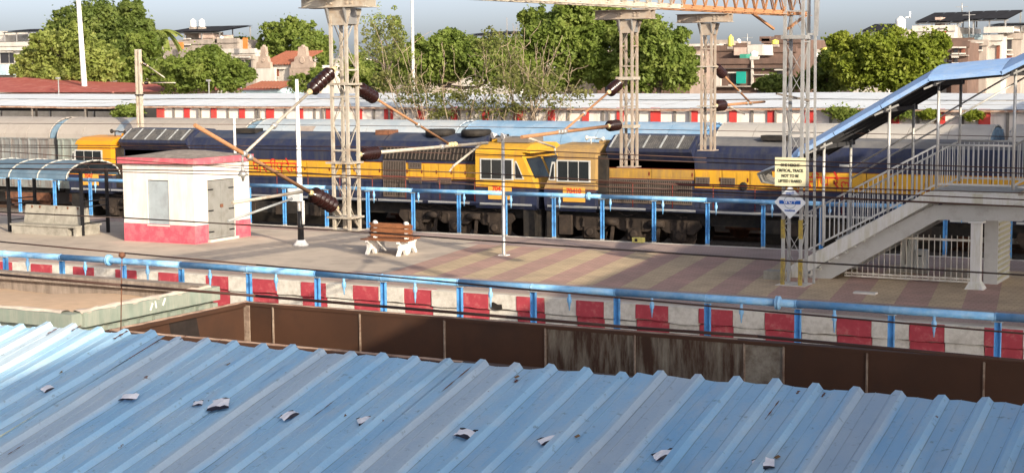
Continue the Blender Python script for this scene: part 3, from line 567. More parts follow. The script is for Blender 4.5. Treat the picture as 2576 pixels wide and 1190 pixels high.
# mast on the platform
mx, my = -13.72, 42.08
mast = thing('portal_mast', 'tall lattice mast with yellow banded feet carrying the two signs', 'mast', (mx, my, 0))
lattice('lattice', mast, mx, my, .25, .02, 8.3, .85, m_galv, .08, .024)
MB().angle((mx + .5, my + .1, 6.8), (mx + .56, my + .1, 8.4), .1).build('stub_post', m_galv, mast); MB().bar((mx + .27, my + .1, 6.85), (mx + .5, my + .1, 6.85), .06).build('strut', m_galv, mast)
MB().angle((mx + .46, my + .3, .02), (mx + .42, my + .3, 8.3), .06).build('ladder_rail', m_galv, mast)
B('footing', m_kwhite, mast, mx - .42, mx + .42, my - .42, my + .42, -.05, .012)
m_yb = M('band_yellow', (.42, .31, .05), .6, dirt=(.10, .09, .08), amt=.42, dscale=6)
for a, b_ in ((-.25, -.25), (.25, -.25)):
    for za, zb in ((.02, .74), (1.3, 1.82)): MB().angle((mx + a - .004, my + b_ - .004, za), (mx + a - .004, my + b_ - .004, zb), .097, .016).build('yellow_band', m_yb, mast)
B('frame_plate', m_galv, mast, mx - .34, mx + .34, my - .34, my + .34, 6.72, 6.82)
MB().bar((mx - .45, my - .35, 5.25), (mx + .3, my + .2, 5.05), .1, .05).build('spare_bracket', M('dark_bracket', (.12, .1, .085), .7), mast)
B('kerb_stone', m_seatc, None, -14.85, -14.2, 42.75, 43.25, 0, .24, label='low grey concrete block at the foot of the lattice mast', cat='block')
# signs
m_board = M('board_cream', (.70, .66, .44), .6, var=.04, dirt=(.5, .46, .32), amt=.2); m_ink = M('sign_ink', (.035, .04, .03), .6)
sg = thing('warning_board', 'cream board with dark lettering fixed to the lattice mast', 'sign', (-13.74, 41.72, 2.72))
MB().box(-14.18, -13.31, 41.70, 41.715, 2.72, 3.52).build('panel', m_board, sg)
for i, (s_, sz) in enumerate((('OHE HEIGHT', .108), ('CRITICAL, TRACK', .108), ('NOT TO BE', .108), ('LIFTED / RAISED', .108))):
    text('lettering', s_, m_ink, sg, (-13.745, 41.693, 3.31 - .145 * i), sz, sx=.86, bold=.003)
st = thing('station_sign', 'white diamond station sign with a blue band below the cream board', 'sign', (-13.73, 41.66, 1.86))
m_sgw = M('sign_white', (.70, .73, .76), .45, var=.03); m_sgb = M('sign_blue', (.015, .10, .42), .45, var=.05)
MB().prism_y([(-13.73, 1.85), (-13.28, 2.3), (-13.73, 2.75), (-14.18, 2.3)], 41.66, 41.675).build('panel', m_sgw, st)
B('band', m_sgb, st, -14.03, -13.43, 41.648, 41.658, 2.255, 2.355)
ring = MB(); 
for i in range(28):
    a, b_ = 2 * math.pi * i / 28, 2 * math.pi * (i + .7) / 28; z1_, z2_ = math.sin(a), math.sin(b_)
    if abs(.17 * z1_) < .07: continue
    ring.bar((-13.73 + .17 * math.cos(a), 41.652, 2.305 + .17 * z1_), (-13.73 + .17 * math.cos(b_), 41.652, 2.305 + .17 * z2_), .006, .022)
ring.build('emblem', M('emblem_grey', (.3, .36, .42), .5), st)
m_ltw = M('letter_white', (.75, .77, .8), .5)
def strokes(name, segs, mat, parent, ox, y, oz, s, w_):           # hand painted letters
    mb = MB()
    for sg_ in segs:
        for (a, b_), (c, d) in zip(sg_[:-1], sg_[1:]): mb.bar((ox + a * s, y, oz + b_ * s), (ox + c * s, y, oz + d * s), .006, w_)
    return mb.build(name, mat, parent)
def circ(cx, cy, r, a0, a1, n=7): return [(cx + r * math.cos(math.radians(a0 + (a1 - a0) * i / n)), cy + r * math.sin(math.radians(a0 + (a1 - a0) * i / n))) for i in range(n + 1)]
WARDHA = [[(0, 1), (3.0, 1)], [(.9, 1), (.9, 0)], circ(.55, .45, .32, 20, 340), [(1.9, 1), (1.9, 0)], [(1.3, 1.0), (1.25, .75), (1.55, .6), (1.3, .35), (1.55, .15), (1.9, .3)], [(2.6, 1), (2.6, 0)], circ(2.6, 1.25, .22, 180, 20)]
strokes('lettering', [[(a * 1.75, b_) for a, b_ in sg_] for sg_ in WARDHA], m_ltw, st, -13.92, 41.644, 2.27, .07, .014)
strokes('lettering', [[(a * 1.2, b_) for a, b_ in sg_] for sg_ in WARDHA], m_sgb, st, -13.85, 41.652, 2.50, .066, .012)
text('lettering', 'WARDHA', m_sgb, st, (-13.73, 41.655, 2.075), .075, sx=.9, bold=.002)

# ---------------------------------------------------------------- staircase of the footbridge
m_stair = M('stair_white', (.55, .55, .545), .7, var=.05, scale=2, dirt=(.36, .34, .22), amt=.35, dscale=1.5, streak=True)
m_steel = M('stair_steel', (.42, .42, .41), .65, var=.07, scale=2, dirt=(.26, .24, .22), amt=.3, dscale=2)
m_rail2 = M('rail_silver', (.56, .56, .55), .45, .3, var=.06)
m_roofb = M('stair_roof_blue', (.26, .43, .74), .4, .0, var=.08, scale=2, dirt=(.42, .54, .72), amt=.3, dscale=3)
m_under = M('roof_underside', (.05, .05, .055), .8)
Y0, Y1 = 43.38, 46.1
sc = thing('staircase', 'grey white footbridge staircase with railings and a blue sheet roof', 'staircase', (-11.5, 44.7, 0))
for y in (43.58, Y1 - .1):
    MB().prism_y([(-13.8, 0.0), (-13.15, 0.0), (-10.17, 1.79), (-7.95, 1.83), (-2.0, 5.25), (-2.0, 5.75), (-8.15, 2.23), (-10.28, 2.19), (-13.8, .32)], y, y + .12).build('girder', m_steel, sc)
for y in (43.3, Y1 + .03):
    MB().prism_y([(-14.32, .02), (-14.05, .02), (-10.33, 2.26), (-10.93, 2.26), (-14.3, .32)], y, y + .1).build('stringer', m_stair, sc)
    MB().prism_y([(-10.86, 2.30), (-8.15, 2.275), (-7.7, 2.53), (-10.4, 2.56)], y - .02, y + .1).build('landing_edge', m_stair, sc)
    MB().prism_y([(-8.1, 2.28), (-7.75, 2.28), (-2.0, 5.75), (-2.0, 6.1), (-7.72, 2.56)], y, y + .1).build('stringer', m_stair, sc)
for i in range(15):
    x = -13.95 + i * .252; z = .17 * (i + 1) - .03; B('tread', m_stair, sc, x, x + .29, 43.42, Y1, z - .05, z); B('riser', m_steel, sc, x, x + .02, 43.43, Y1 - .01, z - .17, z - .05)
B('landing', m_stair, sc, -10.32, -8.05, 43.42, Y1, 2.5, 2.6)
for i in range(20):
    x = -8.05 + i * .3; z = 2.6 + .175 * (i + 1); B('tread', m_stair, sc, x, x + .34, 43.42, Y1, z - .05, z)
B('walkway', m_stair, sc, -2.05, -.9, 43.42, Y1, 6.0, 6.12)
nose = lambda x: (1.9 + (x + 13.73) * .545) if x < -10.17 else 3.84 if x < -8.17 else 3.84 + (x + 8.17) * .58
foot = lambda x: nose(x) - 1.06
roofl = lambda x: (3.42 + (x + 14.15) * .575) if x < -10.3 else 5.64 + (x + 10.3) * .08 if x < -8.4 else 5.79 + (x + 8.4) * .5
for y in (Y0 + .02, Y1 - .05):
    for a, b_ in ((-13.75, -10.17), (-10.17, -8.17), (-8.17, -3.0)):
        MB().tube((a, y, nose(a + 1e-4)), (b_, y, nose(b_ - 1e-4)), .028, n=8).build('handrail', m_rail2, sc); MB().bar((a, y, foot(a + 1e-4)), (b_, y, foot(b_ - 1e-4)), .035, .05).build('base_rail', m_rail2, sc)
    for k in range(62):
        x = -13.68 + k * .135
        if abs(x + 10.17) > .05 and abs(x + 8.17) > .05 and abs(x + 11.5) > .05 and abs(x + 13.33) > .05: MB().bar((x, y, foot(x)), (x, y, nose(x)), .024).build('baluster', m_rail2, sc)
    for x in (-13.33, -11.5, -10.17, -8.17, -6.4, -4.6): MB().tube((x, y, foot(x) - .1), (x, y, roofl(x) - .02), .042, n=10).build('post', m_rail2, sc)
for dz in (.55, .85):
    MB().tube((-13.3, Y1 - .05, nose(-13.3) + dz), (-8.4, Y1 - .05, nose(-13.3) + dz + 2.95), .025, n=8).build('guard_tube', m_rail2, sc)
for sx0, sx1 in ((-14.15, -12.9), (-12.88, -11.6), (-11.58, -10.32), (-10.34, -8.42), (-8.44, -6.2), (-6.22, -4.0), (-4.02, -1.8)):
    n = 26; rows = []
    for s_ in (sx0, sx1):
        rows.append([(s_, 42.86 + (46.5 - 42.86) * i / n, roofl((sx0 + sx1) / 2) + (s_ - (sx0 + sx1) / 2) * ((roofl(sx1 - .03) - roofl(sx0 + .03)) / (sx1 - sx0 - .06)) + (.012 if i % 2 else 0) + .03 + .34 * (1 - ((42.86 + (46.5 - 42.86) * i / n - 44.68) / 1.82) ** 2)) for i in range(n + 1)])
    MB().sheet(rows, smooth=False).build('roof_sheet', m_roofb, sc)
    za, zb = rows[0][0][2], rows[1][0][2]
    MB().bar((sx0, 42.86, za - .05), (sx1, 42.86, zb - .05), .02, .11).build('roof_edge', m_roofb, sc)
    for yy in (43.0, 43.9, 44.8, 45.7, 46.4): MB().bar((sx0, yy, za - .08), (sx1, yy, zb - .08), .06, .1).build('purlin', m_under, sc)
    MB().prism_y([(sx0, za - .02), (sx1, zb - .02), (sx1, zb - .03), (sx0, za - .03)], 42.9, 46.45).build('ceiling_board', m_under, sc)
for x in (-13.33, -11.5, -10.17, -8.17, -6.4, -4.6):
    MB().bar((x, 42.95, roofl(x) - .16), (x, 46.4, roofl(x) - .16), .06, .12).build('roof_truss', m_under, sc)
    MB().bar((x - .3, 43.0, roofl(x) - .3), (x + .35, 43.0, roofl(x) - .02), .05).build('truss_brace', m_steel, sc)
# drooping bent sheet at the foot of the roof
MB().sheet([[(-14.15, 42.9, 3.48), (-14.15, 44.4, 3.46), (-14.15, 46.4, 3.48)], [(-14.5, 42.9, 3.2), (-14.55, 44.4, 3.3), (-14.6, 46.4, 3.15)], [(-15.15, 42.95, 2.98), (-15.2, 44.4, 3.1), (-15.1, 46.3, 2.9)]]).build('bent_sheet', m_galv, sc)
MB().sheet([[(-15.15, 42.95, 2.98), (-15.2, 44.4, 3.1)], [(-15.0, 42.92, 2.72), (-15.1, 44.2, 2.8)], [(-14.4, 42.9, 2.66), (-14.5, 44.2, 2.7)]]).build('bent_sheet', m_galv, sc)
pl = MB().box(-9.18, -8.92, 43.1, 43.36, .21, 1.8); pl.build('pillar', m_stair, sc)
MB().add([(-9.3, 43.0, 0), (-8.8, 43.0, 0), (-8.8, 43.46, 0), (-9.3, 43.46, 0), (-9.18, 43.1, .22), (-8.92, 43.1, .22), (-8.92, 43.36, .22), (-9.18, 43.36, .22)], [(0, 3, 2, 1), (4, 5, 6, 7), (0, 1, 5, 4), (1, 2, 6, 5), (2, 3, 7, 6), (3, 0, 4, 7)]).build('pillar_foot', m_stair, sc)
B('pillar_cap', m_stair, sc, -9.24, -8.86, 43.04, 43.42, 1.78, 1.83)
# grille fence under the stairs
m_grille = M('grille_cream', (.60, .57, .50), .6, dirt=(.35, .27, .2), amt=.35, dscale=6)
fn = thing('grille_fence', 'cream painted bar fence closing off the space under the stairs', 'fence', (-11.0, 44.1, 0))
for z in (.06, .14): MB().bar((-12.9, 44.1, z), (-9.4, 44.1, z), .05, .05).build('rail', m_grille, fn)
MB().bar((-11.25, 44.1, 1.2), (-9.4, 44.1, 1.2), .05, .06).build('rail', m_grille, fn)
for k in range(23):
    x = -12.85 + k * .155; zt = min(1.32, .05 + (x + 13.15) * .6)
    if zt > .15: MB().bar((x, 44.1, .03), (x, 44.1, zt), .02).build('bar', m_grille, fn)
cb_ = thing('electric_cabinet', 'pale grey electric cabinets standing behind the grille fence', 'cabinet', (-11.3, 45.9, 0))
B('cabinet_body', M('cabinet', (.56, .57, .55), .5, dirt=(.4, .38, .34), amt=.2), cb_, -11.72, -11.34, 45.8, 46.1, .18, 1.05); B('cabinet_body', MATS['cabinet'], cb_, -11.33, -11.0, 45.75, 46.1, .16, .68); B('handle', m_black, cb_, -11.22, -11.12, 45.735, 45.75, .5, .54); B('plinth', m_seatc, cb_, -11.74, -10.98, 45.72, 46.15, 0, .16)
MB().path([(-11.6, 45.78, .25), (-11.58, 45.77, .6), (-11.52, 45.77, 1.0)], .012).build('cable', m_black, cb_)
lv = thing('louvred_booth', 'narrow grey booth with louvred side behind the white pillar', 'booth', (-8.6, 45.2, 0))
B('booth_wall', m_steel, lv, -9.07, -8.7, 44.3, 46.0, 0, 1.8)
for k in range(11): MB().bar((-8.69, 44.35, .15 + k * .15), (-8.69, 45.95, .15 + k * .15), .03, .07).build('louvre', M('louvre_grey', (.34, .33, .22), .7), lv)
# the footbridge itself, off to the right: it throws the evening shade over the tracks
fb = thing('footbridge', 'roofed footbridge crossing all the tracks beyond the right edge', 'bridge', (1.6, 20, -1.1))
def fbx(y): return 3.6 - .1 * y
def slab(name, mat, d0, d1, z0, z1, y0=-60, y1=80):
    v = [(fbx(y0) + d0, y0), (fbx(y0) + d1, y0), (fbx(y1) + d1, y1), (fbx(y1) + d0, y1)]
    MB().add([(x, y, z0) for x, y in v] + [(x, y, z1) for x, y in v], [(3, 2, 1, 0), (4, 5, 6, 7), (0, 1, 5, 4), (1, 2, 6, 5), (2, 3, 7, 6), (3, 0, 4, 7)]).build(name, mat, fb)
slab('deck', m_stair, .05, 6.5, 5.2, 5.55); slab('roof', m_roofb, -.02, 6.6, 8.9, 9.0)
for d in (.06, 6.4): slab('side_panel', m_roofb, d, d + .06, 5.56, 8.89)
for y in (-50, -28, -6, 13.5, 32.2, 41.5, 65.8):
    for d in (.5, 6.0): B('pier', m_stair, fb, fbx(y) + d - .18, fbx(y) + d + .18, y - .18, y + .18, -1.1, 5.19)

# ---------------------------------------------------------------- locomotives
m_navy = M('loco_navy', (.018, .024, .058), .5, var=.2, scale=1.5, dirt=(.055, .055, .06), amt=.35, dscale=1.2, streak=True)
m_navysun = M('loco_navy_sunlit', (.035, .048, .085), .5, var=.15, scale=1.2, dirt=(.09, .085, .085), amt=.4, dscale=1.2)  # lighter navy; sunlight on the hood top put into the colour
m_yel = M('loco_yellow', (.57, .315, .025), .5, var=.1, scale=2, dirt=(.40, .22, .05), amt=.34, dscale=2, streak=True)
m_yeld = M('loco_yellow_dirty', (.42, .245, .04), .6, var=.12, scale=2, dirt=(.24, .15, .07), amt=.45, dscale=1.5, streak=True)
m_tan = M('loco_cab_dusty', (.40, .255, .085), .65, var=.12, scale=2, dirt=(.27, .18, .10), amt=.5, dscale=1.5, streak=True)
m_orange = M('cab_orange', (.62, .27, .015), .45, var=.06, dirt=(.45, .2, .03), amt=.2)
m_dark = M('under_black', (.016, .014, .013), .75, var=.3, scale=4, dirt=(.05, .04, .03), amt=.35, dscale=3)
m_bogie = M('bogie_brown', (.028, .02, .016), .85, var=.35, scale=4, dirt=(.07, .05, .036), amt=.3, dscale=3)
m_grill = M('grille_brown', (.11, .085, .07), .7, var=.2, scale=4)
m_radi = M('radiator_grey', (.075, .075, .078), .7, var=.15, scale=4, dirt=(.14, .13, .12), amt=.4, dscale=2)
m_glass = glass('cab_glass', (.012, .016, .018), .22); m_wframe = M('window_frame', (.50, .50, .48), .5)
m_redln = M('dark_red_line', (.16, .02, .012), .5); m_redtx = M('letter_red', (.55, .03, .02), .5); m_plate = M('number_plate', (.72, .36, .06), .5, var=.05)
YN, YF, CN, CF = 55.6, 57.8, 55.1, 58.3
UPSEC = [(YN, 2.2), (YN, 2.78), (YN + .25, 3.08), (YN + .65, 3.3), (56.7, 3.38), (YF - .65, 3.3), (YF - .25, 3.08), (YF, 2.78), (YF, 2.2)]
def hood(t, xs, yel, z0=1.5, z1=2.2, top=None):
    a, b_ = xs[0], xs[-1]
    MB().box(a, b_, YN, YF, .76, z0 - .004).build('hood_lower', m_navy, t)
    u = MB().prism_x(UPSEC, a, b_).build('hood_upper', m_navy, t)
    MB().prism_x([(YN + .02, 2.79), (YN + .26, 3.09), (YN + .65, 3.31), (56.7, 3.392), (56.7, 3.37), (YN + .6, 3.27), (YN + .2, 3.0)], a + .03, b_ - .03).build('roof_skin', top or m_navysun, u)
    B('hood_core', m_dark, t, a, b_, YN + .04, YF, z0 - .003, z1 - .003)
    for p, q in zip(xs[:-1], xs[1:]):
        d = B('door_panel', yel, t, p + .012, q - .012, YN - .005, YN + .045, z0 + .01, z1 - .012)
        for s in (0, 1):
            w_ = (q - p) / 2; B('door_recess', yel, d, p + .05 + s * w_, p + w_ - .05 + s * w_, YN - .018, YN - .006, z0 + .09, z1 - .1)
        B('latch', m_redln, d, q - .1, q - .05, YN - .03, YN - .006, (z0 + z1) / 2 - .07, (z0 + z1) / 2 + .07)
    for z in (z0 - .012, z1 - .006): B('lining', m_redln, t, a, b_, YN - .009, YN + .02, z, z + .02)
def seams(a, b_, st):
    n = max(1, round((b_ - a) / st)); return [a + (b_ - a) * i / n for i in range(n + 1)]
def radiator(t, a, b_):
    sec = [(YN, 2.2), (YN, 2.5), (YN - .3, 2.84), (YN - .3, 2.94), (YN + .45, 3.42), (56.7, 3.47), (YF - .45, 3.42), (YF + .3, 2.94), (YF + .3, 2.84), (YF, 2.5), (YF, 2.2)]
    MB().prism_x(sec, a, b_).build('radiator_hood', m_navy, t)
    g = MB().prism_x([(YN - .28, 2.965), (YN + .42, 3.415), (YN + .42, 3.43), (YN - .28, 2.98)], a + .12, b_ - .12).build('radiator_grille', m_radi, t)
    n = int((b_ - a) / .09)
    for k in range(n):
        x = a + .15 + (b_ - a - .3) * k / (n - 1); MB().bar((x, YN - .27, 2.99), (x, YN + .41, 3.43), .03 if k % 8 else .07, .02 if k % 8 else .035).build('slat', m_radi if k % 8 else m_greypaint, g)
def grille(t, a, b_, z0, z1, y=YN, st=.075):
    g = B('side_grille', m_dark, t, a, b_, y - .03, y - .008, z0, z1)
    for (p, q, r, s) in ((a - .03, b_ + .03, z1 - .03, z1 + .02), (a - .03, b_ + .03, z0 - .02, z0 + .03), (a - .03, a + .02, z0 + .03, z1 - .03), (b_ - .02, b_ + .03, z0 + .03, z1 - .03)): B('frame', m_grill, g, p, q, y - .06, y - .031, r, s)
    n = max(3, int((b_ - a) / st))
    for k in range(1, n): B('bar', m_grill, g, a + (b_ - a) * k / n - .014, a + (b_ - a) * k / n + .014, y - .052, y - .031, z0 + .031, z1 - .031)
    for k in range(1, 3): B('cross_bar', m_grill, g, a + .021, b_ - .021, y - .058, y - .053, z0 + (z1 - z0) * k / 3 - .012, z0 + (z1 - z0) * k / 3 + .012)
def cab(t, xi, xn, col, roofcol, wins, plate, num, quarter):
    s = 1 if xn > xi else -1; xtop = xn - s * .62                    # xi hood end, xn nose foot
    P = lambda *q: list(q) if s > 0 else list(q)[::-1]
    b_ = MB().prism_y(P((xi, 1.34), (xn, 1.34), (xtop, 2.58), (xtop, 2.74), (xi, 2.74)), CN, CF).build('cab_body', col, t)
    MB().prism_y(P((xi, .5), (xn - s * .05, .5), (xn, .95), (xn, 1.335), (xi, 1.335)), CN + .01, CF - .01).build('cab_skirt', m_navy, t)
    MB().prism_x([(CN, 2.742), (CN + .12, 2.9), (CN + .5, 3.04), (56.7, 3.1), (CF - .5, 3.04), (CF - .12, 2.9), (CF, 2.742)], min(xi, xtop + s * .15), max(xi, xtop + s * .15)).build('cab_roof', roofcol, t)
    B('lining', m_redln, b_, min(xi, xn), max(xi, xn), CN - .006, CN + .02, 1.33, 1.36); B('lining', m_redln, b_, min(xi, xtop), max(xi, xtop), CN - .006, CN + .02, 2.56, 2.58)
    wa, wb = wins; f = B('side_window', m_wframe, b_, wa - .05, wb + .05, CN - .03, CN - .002, 1.64, 2.48); n = 3
    for k in range(n): B('pane', m_glass, f, wa + (wb - wa) * k / n + .02, wa + (wb - wa) * (k + 1) / n - .02, CN - .038, CN - .031, 1.69, 2.43)
    q0, q1 = quarter; z0, z1 = 1.68, 2.4
    MB().prism_y(P((q0, z0), (q1, z0), (q1 - s * (z1 - z0) * .48, z1), (q0, z1)) if abs(q1 - q0) > .36 else P((q0, z0), (q1, z0), (q1 - s * .14, z1), (q0, z1)), CN - .02, CN - .002).build('quarter_window', m_wframe, b_)
    MB().prism_y(P((q0 + s * .04, z0 + .05), (q1 - s * .06, z0 + .05), (q0 + s * .1, z1 - .1), (q0 + s * .04, z1 - .06)), CN - .028, CN - .021).build('quarter_pane', m_glass, b_)
    sl = (2.58 - 1.34) / -.62                                        # windscreens on the sloping front
    for ya, yb in ((CN + .25, 56.6), (56.8, CF - .25)):
        pts = [(xn - s * (.62 * (z - 1.34) / 1.24) + s * .012, z) for z in (1.72, 2.5)]
        MB().add([(pts[0][0], ya, pts[0][1]), (pts[0][0], yb, pts[0][1]), (pts[1][0], yb, pts[1][1]), (pts[1][0], ya, pts[1][1])] + [(pts[0][0] - s * .03, ya, pts[0][1]), (pts[0][0] - s * .03, yb, pts[0][1]), (pts[1][0] - s * .03, yb, pts[1][1]), (pts[1][0] - s * .03, ya, pts[1][1])], [(0, 1, 2, 3), (7, 6, 5, 4), (0, 4, 5, 1), (1, 5, 6, 2), (2, 6, 7, 3), (3, 7, 4, 0)]).build('windscreen', m_glass, b_)
    MB().prism_y(P((xtop - s * .1, 2.75), (xtop + s * .3, 2.7), (xtop + s * .28, 2.78), (xtop - s * .1, 2.86)), CN + .15, CF - .15).build('visor', col, b_)
    pa, pb = plate; pl_ = B('number_plate', m_plate, t, pa, pb, CN - .02, CN + .008, .87, 1.42)
    text('number', num, m_redtx, pl_, ((pa + pb) / 2 if len(num) > 4 else pa + .44, CN - .026, 1.285), .27, bold=.008, sx=.95)
    B('steps', m_dark, t, min(xn - s * .1, xn - s * .6), max(xn - s * .1, xn - s * .6), CN + .05, CN + .4, RAIL + .3, .48)
    MB().prism_y(P((xn - s * .5, RAIL + .15), (xn + s * .12, RAIL + .15), (xn + s * .05, .5), (xn - s * .5, .5)), CN + .3, CF - .3).build('pilot', m_dark, t)
    MB().bar((xn, 56.7, .1), (xn + s * .16, 56.7, .1), .25, .3).build('coupler', m_dark, t)
    if xi:
        h = MB().lathe((xi + s * .9, 56.2, 3.3), (xi + s * .45, 56.2, 3.3), [(0, .11), (.04, .09), (.12, .04), (.45, .03)], 10); h.tube((xi + s * .7, 56.2, 3.05), (xi + s * .7, 56.2, 3.32), .025); h.lathe((xi + s * .55, 56.3, 3.26), (xi + s * .2, 56.3, 3.26), [(0, .03), (.25, .035), (.35, .09)], 10); h.build('horn', m_wframe if col is m_tan else m_dark, t)
        B('roof_vent', roofcol, t, min(xi + s * .1, xi + s * .4), max(xi + s * .1, xi + s * .4), 56.3, 56.8, 3.05, 3.2)
def bogie(t, xc):
    zc = RAIL + .545
    for dx in (-1.85, 0, 1.85):
        for y in (CN + .62, CF - .72): MB().lathe((xc + dx, y, zc), (xc + dx, y + .12, zc), [(0, .54), (.03, .56), (.1, .53), (.12, .3)], 24).build('wheel', m_bogie, t)
        ab = MB().box(xc + dx - .24, xc + dx + .24, CN + .22, CN + .5, zc - .2, zc + .22); ab.lathe((xc + dx, CN + .22, zc), (xc + dx, CN + .14, zc), [(0, .17), (.06, .15), (.08, .1)], 14); ab.build('axle_box', m_bogie, t)
        for s in (-.33, .33): MB().lathe((xc + dx + s, CN + .36, zc + .18), (xc + dx + s, CN + .36, zc + .5), [(0, .1)] + [(.03 + .04 * i, .1 if i % 2 else .075) for i in range(7)] + [(.32, .1)], 10).build('spring', m_bogie, t)
    MB().prism_y([(xc - 2.7, zc + .35), (xc - 2.4, zc + .05), (xc - 1.3, zc + .1), (xc - .95, zc + .35), (xc - .55, zc + .1), (xc + .55, zc + .1), (xc + .95, zc + .35), (xc + 1.3, zc + .1), (xc + 2.4, zc + .05), (xc + 2.7, zc + .35), (xc + 2.6, zc + .62), (xc - 2.6, zc + .62)], CN + .3, CN + .42).build('bogie_frame', m_bogie, t)
    for dx in (-.95, .95):
        MB().bar((xc + dx, CN + .25, zc - .35), (xc + dx + .1, CN + .25, zc + .5), .12, .08).build('brake_rod', m_bogie, t); MB().tube((xc + dx - .3, CN + .2, zc + .42), (xc + dx + .3, CN + .2, zc + .42), .13, n=12).build('brake_cylinder', m_bogie, t)
    pth = [(xc - 2.2 + .2 * i, CN + .16, zc + .78 + .09 * math.sin(i * 1.1)) for i in range(23)]; MB().path(pth, .02, 5).build('air_hose', m_bogie, t)
def underside(t, a, b_, bog):
    B('walkway', m_navy, t, a, b_, CN, CF, .60, .755); st_ = seams(a, b_, 2.3)
    for i, (p, q) in enumerate(zip(st_[:-1], st_[1:])): B('sill_strip', m_wframe, t, p + .03, q - .05 - .2 * (i % 3), CN - .012, CN + .01, .635, .715)
    B('main_frame', m_dark, t, a + .3, b_ - .3, CN + .5, CF - .5, .1, .6)
    for xc in bog: bogie(t, xc)
    xm = (bog[0] + bog[1]) / 2 if len(bog) > 1 else bog[0] + 7
    MB().prism_x([(CN + .1, -.05), (CN + .1, .45), (CF - .1, .45), (CF - .1, -.05), (CF - .5, -.5), (CN + .5, -.5)], xm - 3.2, xm + 3.2).build('fuel_tank', m_dark, t)
    for dx in (-2.2, -.6, 1.2, 2.4): B('tank_fitting', m_bogie, t, xm + dx, xm + dx + .5, CN + .02, CN + .1, -.1, .35)
    x = a + .4
    while x < b_ - .2:
        MB().tube((x, CN + .04, .75), (x, CN + .04, 1.68), .018, n=6).build('rail_post', m_redln, t); x += 1.62
    for z in (1.66,): MB().tube((a + .4, CN + .04, z), (b_ - .4, CN + .04, z), .016, n=6).build('handrail', m_redln, t)
BHARTIYA = [[(0, 1), (6.05, 1)], [(.15, 1), (.1, .7), (.3, .55), (.12, .35), (.62, .38)], [(.62, 1), (.62, 0)], [(1.02, 1), (1.02, 0)],           # bha aa
            [(1.35, 1), (1.72, .85), (1.7, .6), (1.4, .5), (1.85, 0)], [(2.6, 1), (2.6, 0)], [(2.6, .62), (2.2, .6), (2.12, .35), (2.3, .1)],       # ra ta
            [(3.0, 1), (3.0, 0)], circ(2.72, 1.12, .3, 190, -20), [(3.35, 1), (3.3, .55), (3.55, .35), (3.9, .4)], [(3.9, 1), (3.9, 0)],            # ii ya
            [(4.5, 1), (4.85, .85), (4.82, .6), (4.5, .5), (4.98, 0)], [(4.75, 1.05), (4.45, 1.55)],                                               # re
            [(5.85, 1), (5.85, 0)], circ(5.33, .45, .2, 200, -20), circ(5.62, .4, .2, 130, -40, 5), [(5.15, .4), (5.25, .12)]]                      # la
# blue and yellow twin cab locomotive on the left
la = thing('locomotive', 'clean blue and yellow diesel locomotive with a bright yellow cab at each end', 'locomotive', (-40.5, 56.7, RAIL), 'blue and yellow locomotives')
underside(la, -52.7, -28.6, (-48.6, -32.3))
cab(la, -50.2, -52.8, m_orange, m_orange, (-52.3, -50.75), (-52.0, -51.0), '7047', (-52.38, -52.62))
B('cab_back_door', m_dark, la, -50.2, -49.85, YN - .2, YN + .2, .78, 2.6)
radiator(la, -49.9, -46.0); hood(la, seams(-49.8, -35.95, 1.3), m_yel)
B('roof_hatch', m_dark, la, -43.9, -42.8, 56.1, 56.7, 3.3, 3.5)
hood(la, [-35.94, -34.6, -33.9, -33.2, -32.5, -31.85, -31.2], m_yel); grille(la, -35.8, -34.75, .8, 2.26); grille(la, -34.55, -34.0, 1.98, 2.2); grille(la, -34.55, -34.0, 1.38, 1.62); grille(la, -33.15, -32.6, 1.38, 1.62)
ins_ = B('inertial_filter', m_dark, la, -35.8, -31.3, YN - .05, YN - .004, 2.32, 2.86)
for k in range(24): MB().bar((-35.7 + k * .18, YN - .07, 2.36), (-35.6 + k * .18, YN - .07, 2.82), .05, .02).build('louvre', m_grill, ins_)
for x in (-33.6, -31.9): MB().lathe((x, 56.5, 3.3), (x, 56.5, 3.56), [(0, .62), (.2, .62), (.26, .56)], 24).build('roof_fan', m_dark, la)
B('exhaust', m_rust, la, -36.6, -35.9, 56.2, 56.9, 3.3, 3.5)
cab(la, -31.17, -28.45, m_yel, m_yel, (-30.9, -29.5), (-30.59, -29.55), '7047', (-29.4, -28.98))
B('roof_unit', M('roof_unit_grey', (.16, .14, .125), .7), la, -30.6, -29.2, 55.9, 57.2, 3.08, 3.28)
strokes('lettering', BHARTIYA, m_redtx, la, -42.55, YN - .02, 1.66, .395, .055)
# dusty locomotive 70410 on the right
lb = thing('locomotive', 'dusty blue and yellow diesel locomotive with a tan cab numbered 70410', 'locomotive', (-16, 56.7, RAIL), 'blue and yellow locomotives')
underside(lb, -28.0, -3.6, (-24.4, -7.6))
cab(lb, -25.9, -28.12, m_tan, m_tan, (-27.5, -26.15), (-27.28, -26.34), '70410', (-27.62, -27.9))
B('cab_back_door', m_dark, lb, -25.9, -25.55, YN - .25, YN + .2, .78, 2.65)
radiator(lb, -25.55, -22.05); hood(lb, seams(-25.55, -22.05, 1.75), m_yeld, 1.8, 2.19)
for a, b_ in ((-25.5, -23.95), (-23.85, -22.15)): grille(lb, a, b_, .88, 1.76)
hood(lb, seams(-22.04, -9.0, 1.05), m_yel, top=M('loco_top_grey', (.13, .13, .135), .6, var=.12, scale=1.2, dirt=(.20, .19, .18), amt=.35, dscale=1.2))
for a in (-22.0, -21.0): grille(lb, a + .05, a + .55, 1.62, 1.9, st=.06)
B('roof_hatch', m_dark, lb, -19.6, -18.6, 56.0, 56.6, 3.3, 3.48); B('vent_plate', m_wframe, lb, -16.5, -16.05, YN - .012, YN, 2.42, 2.5)
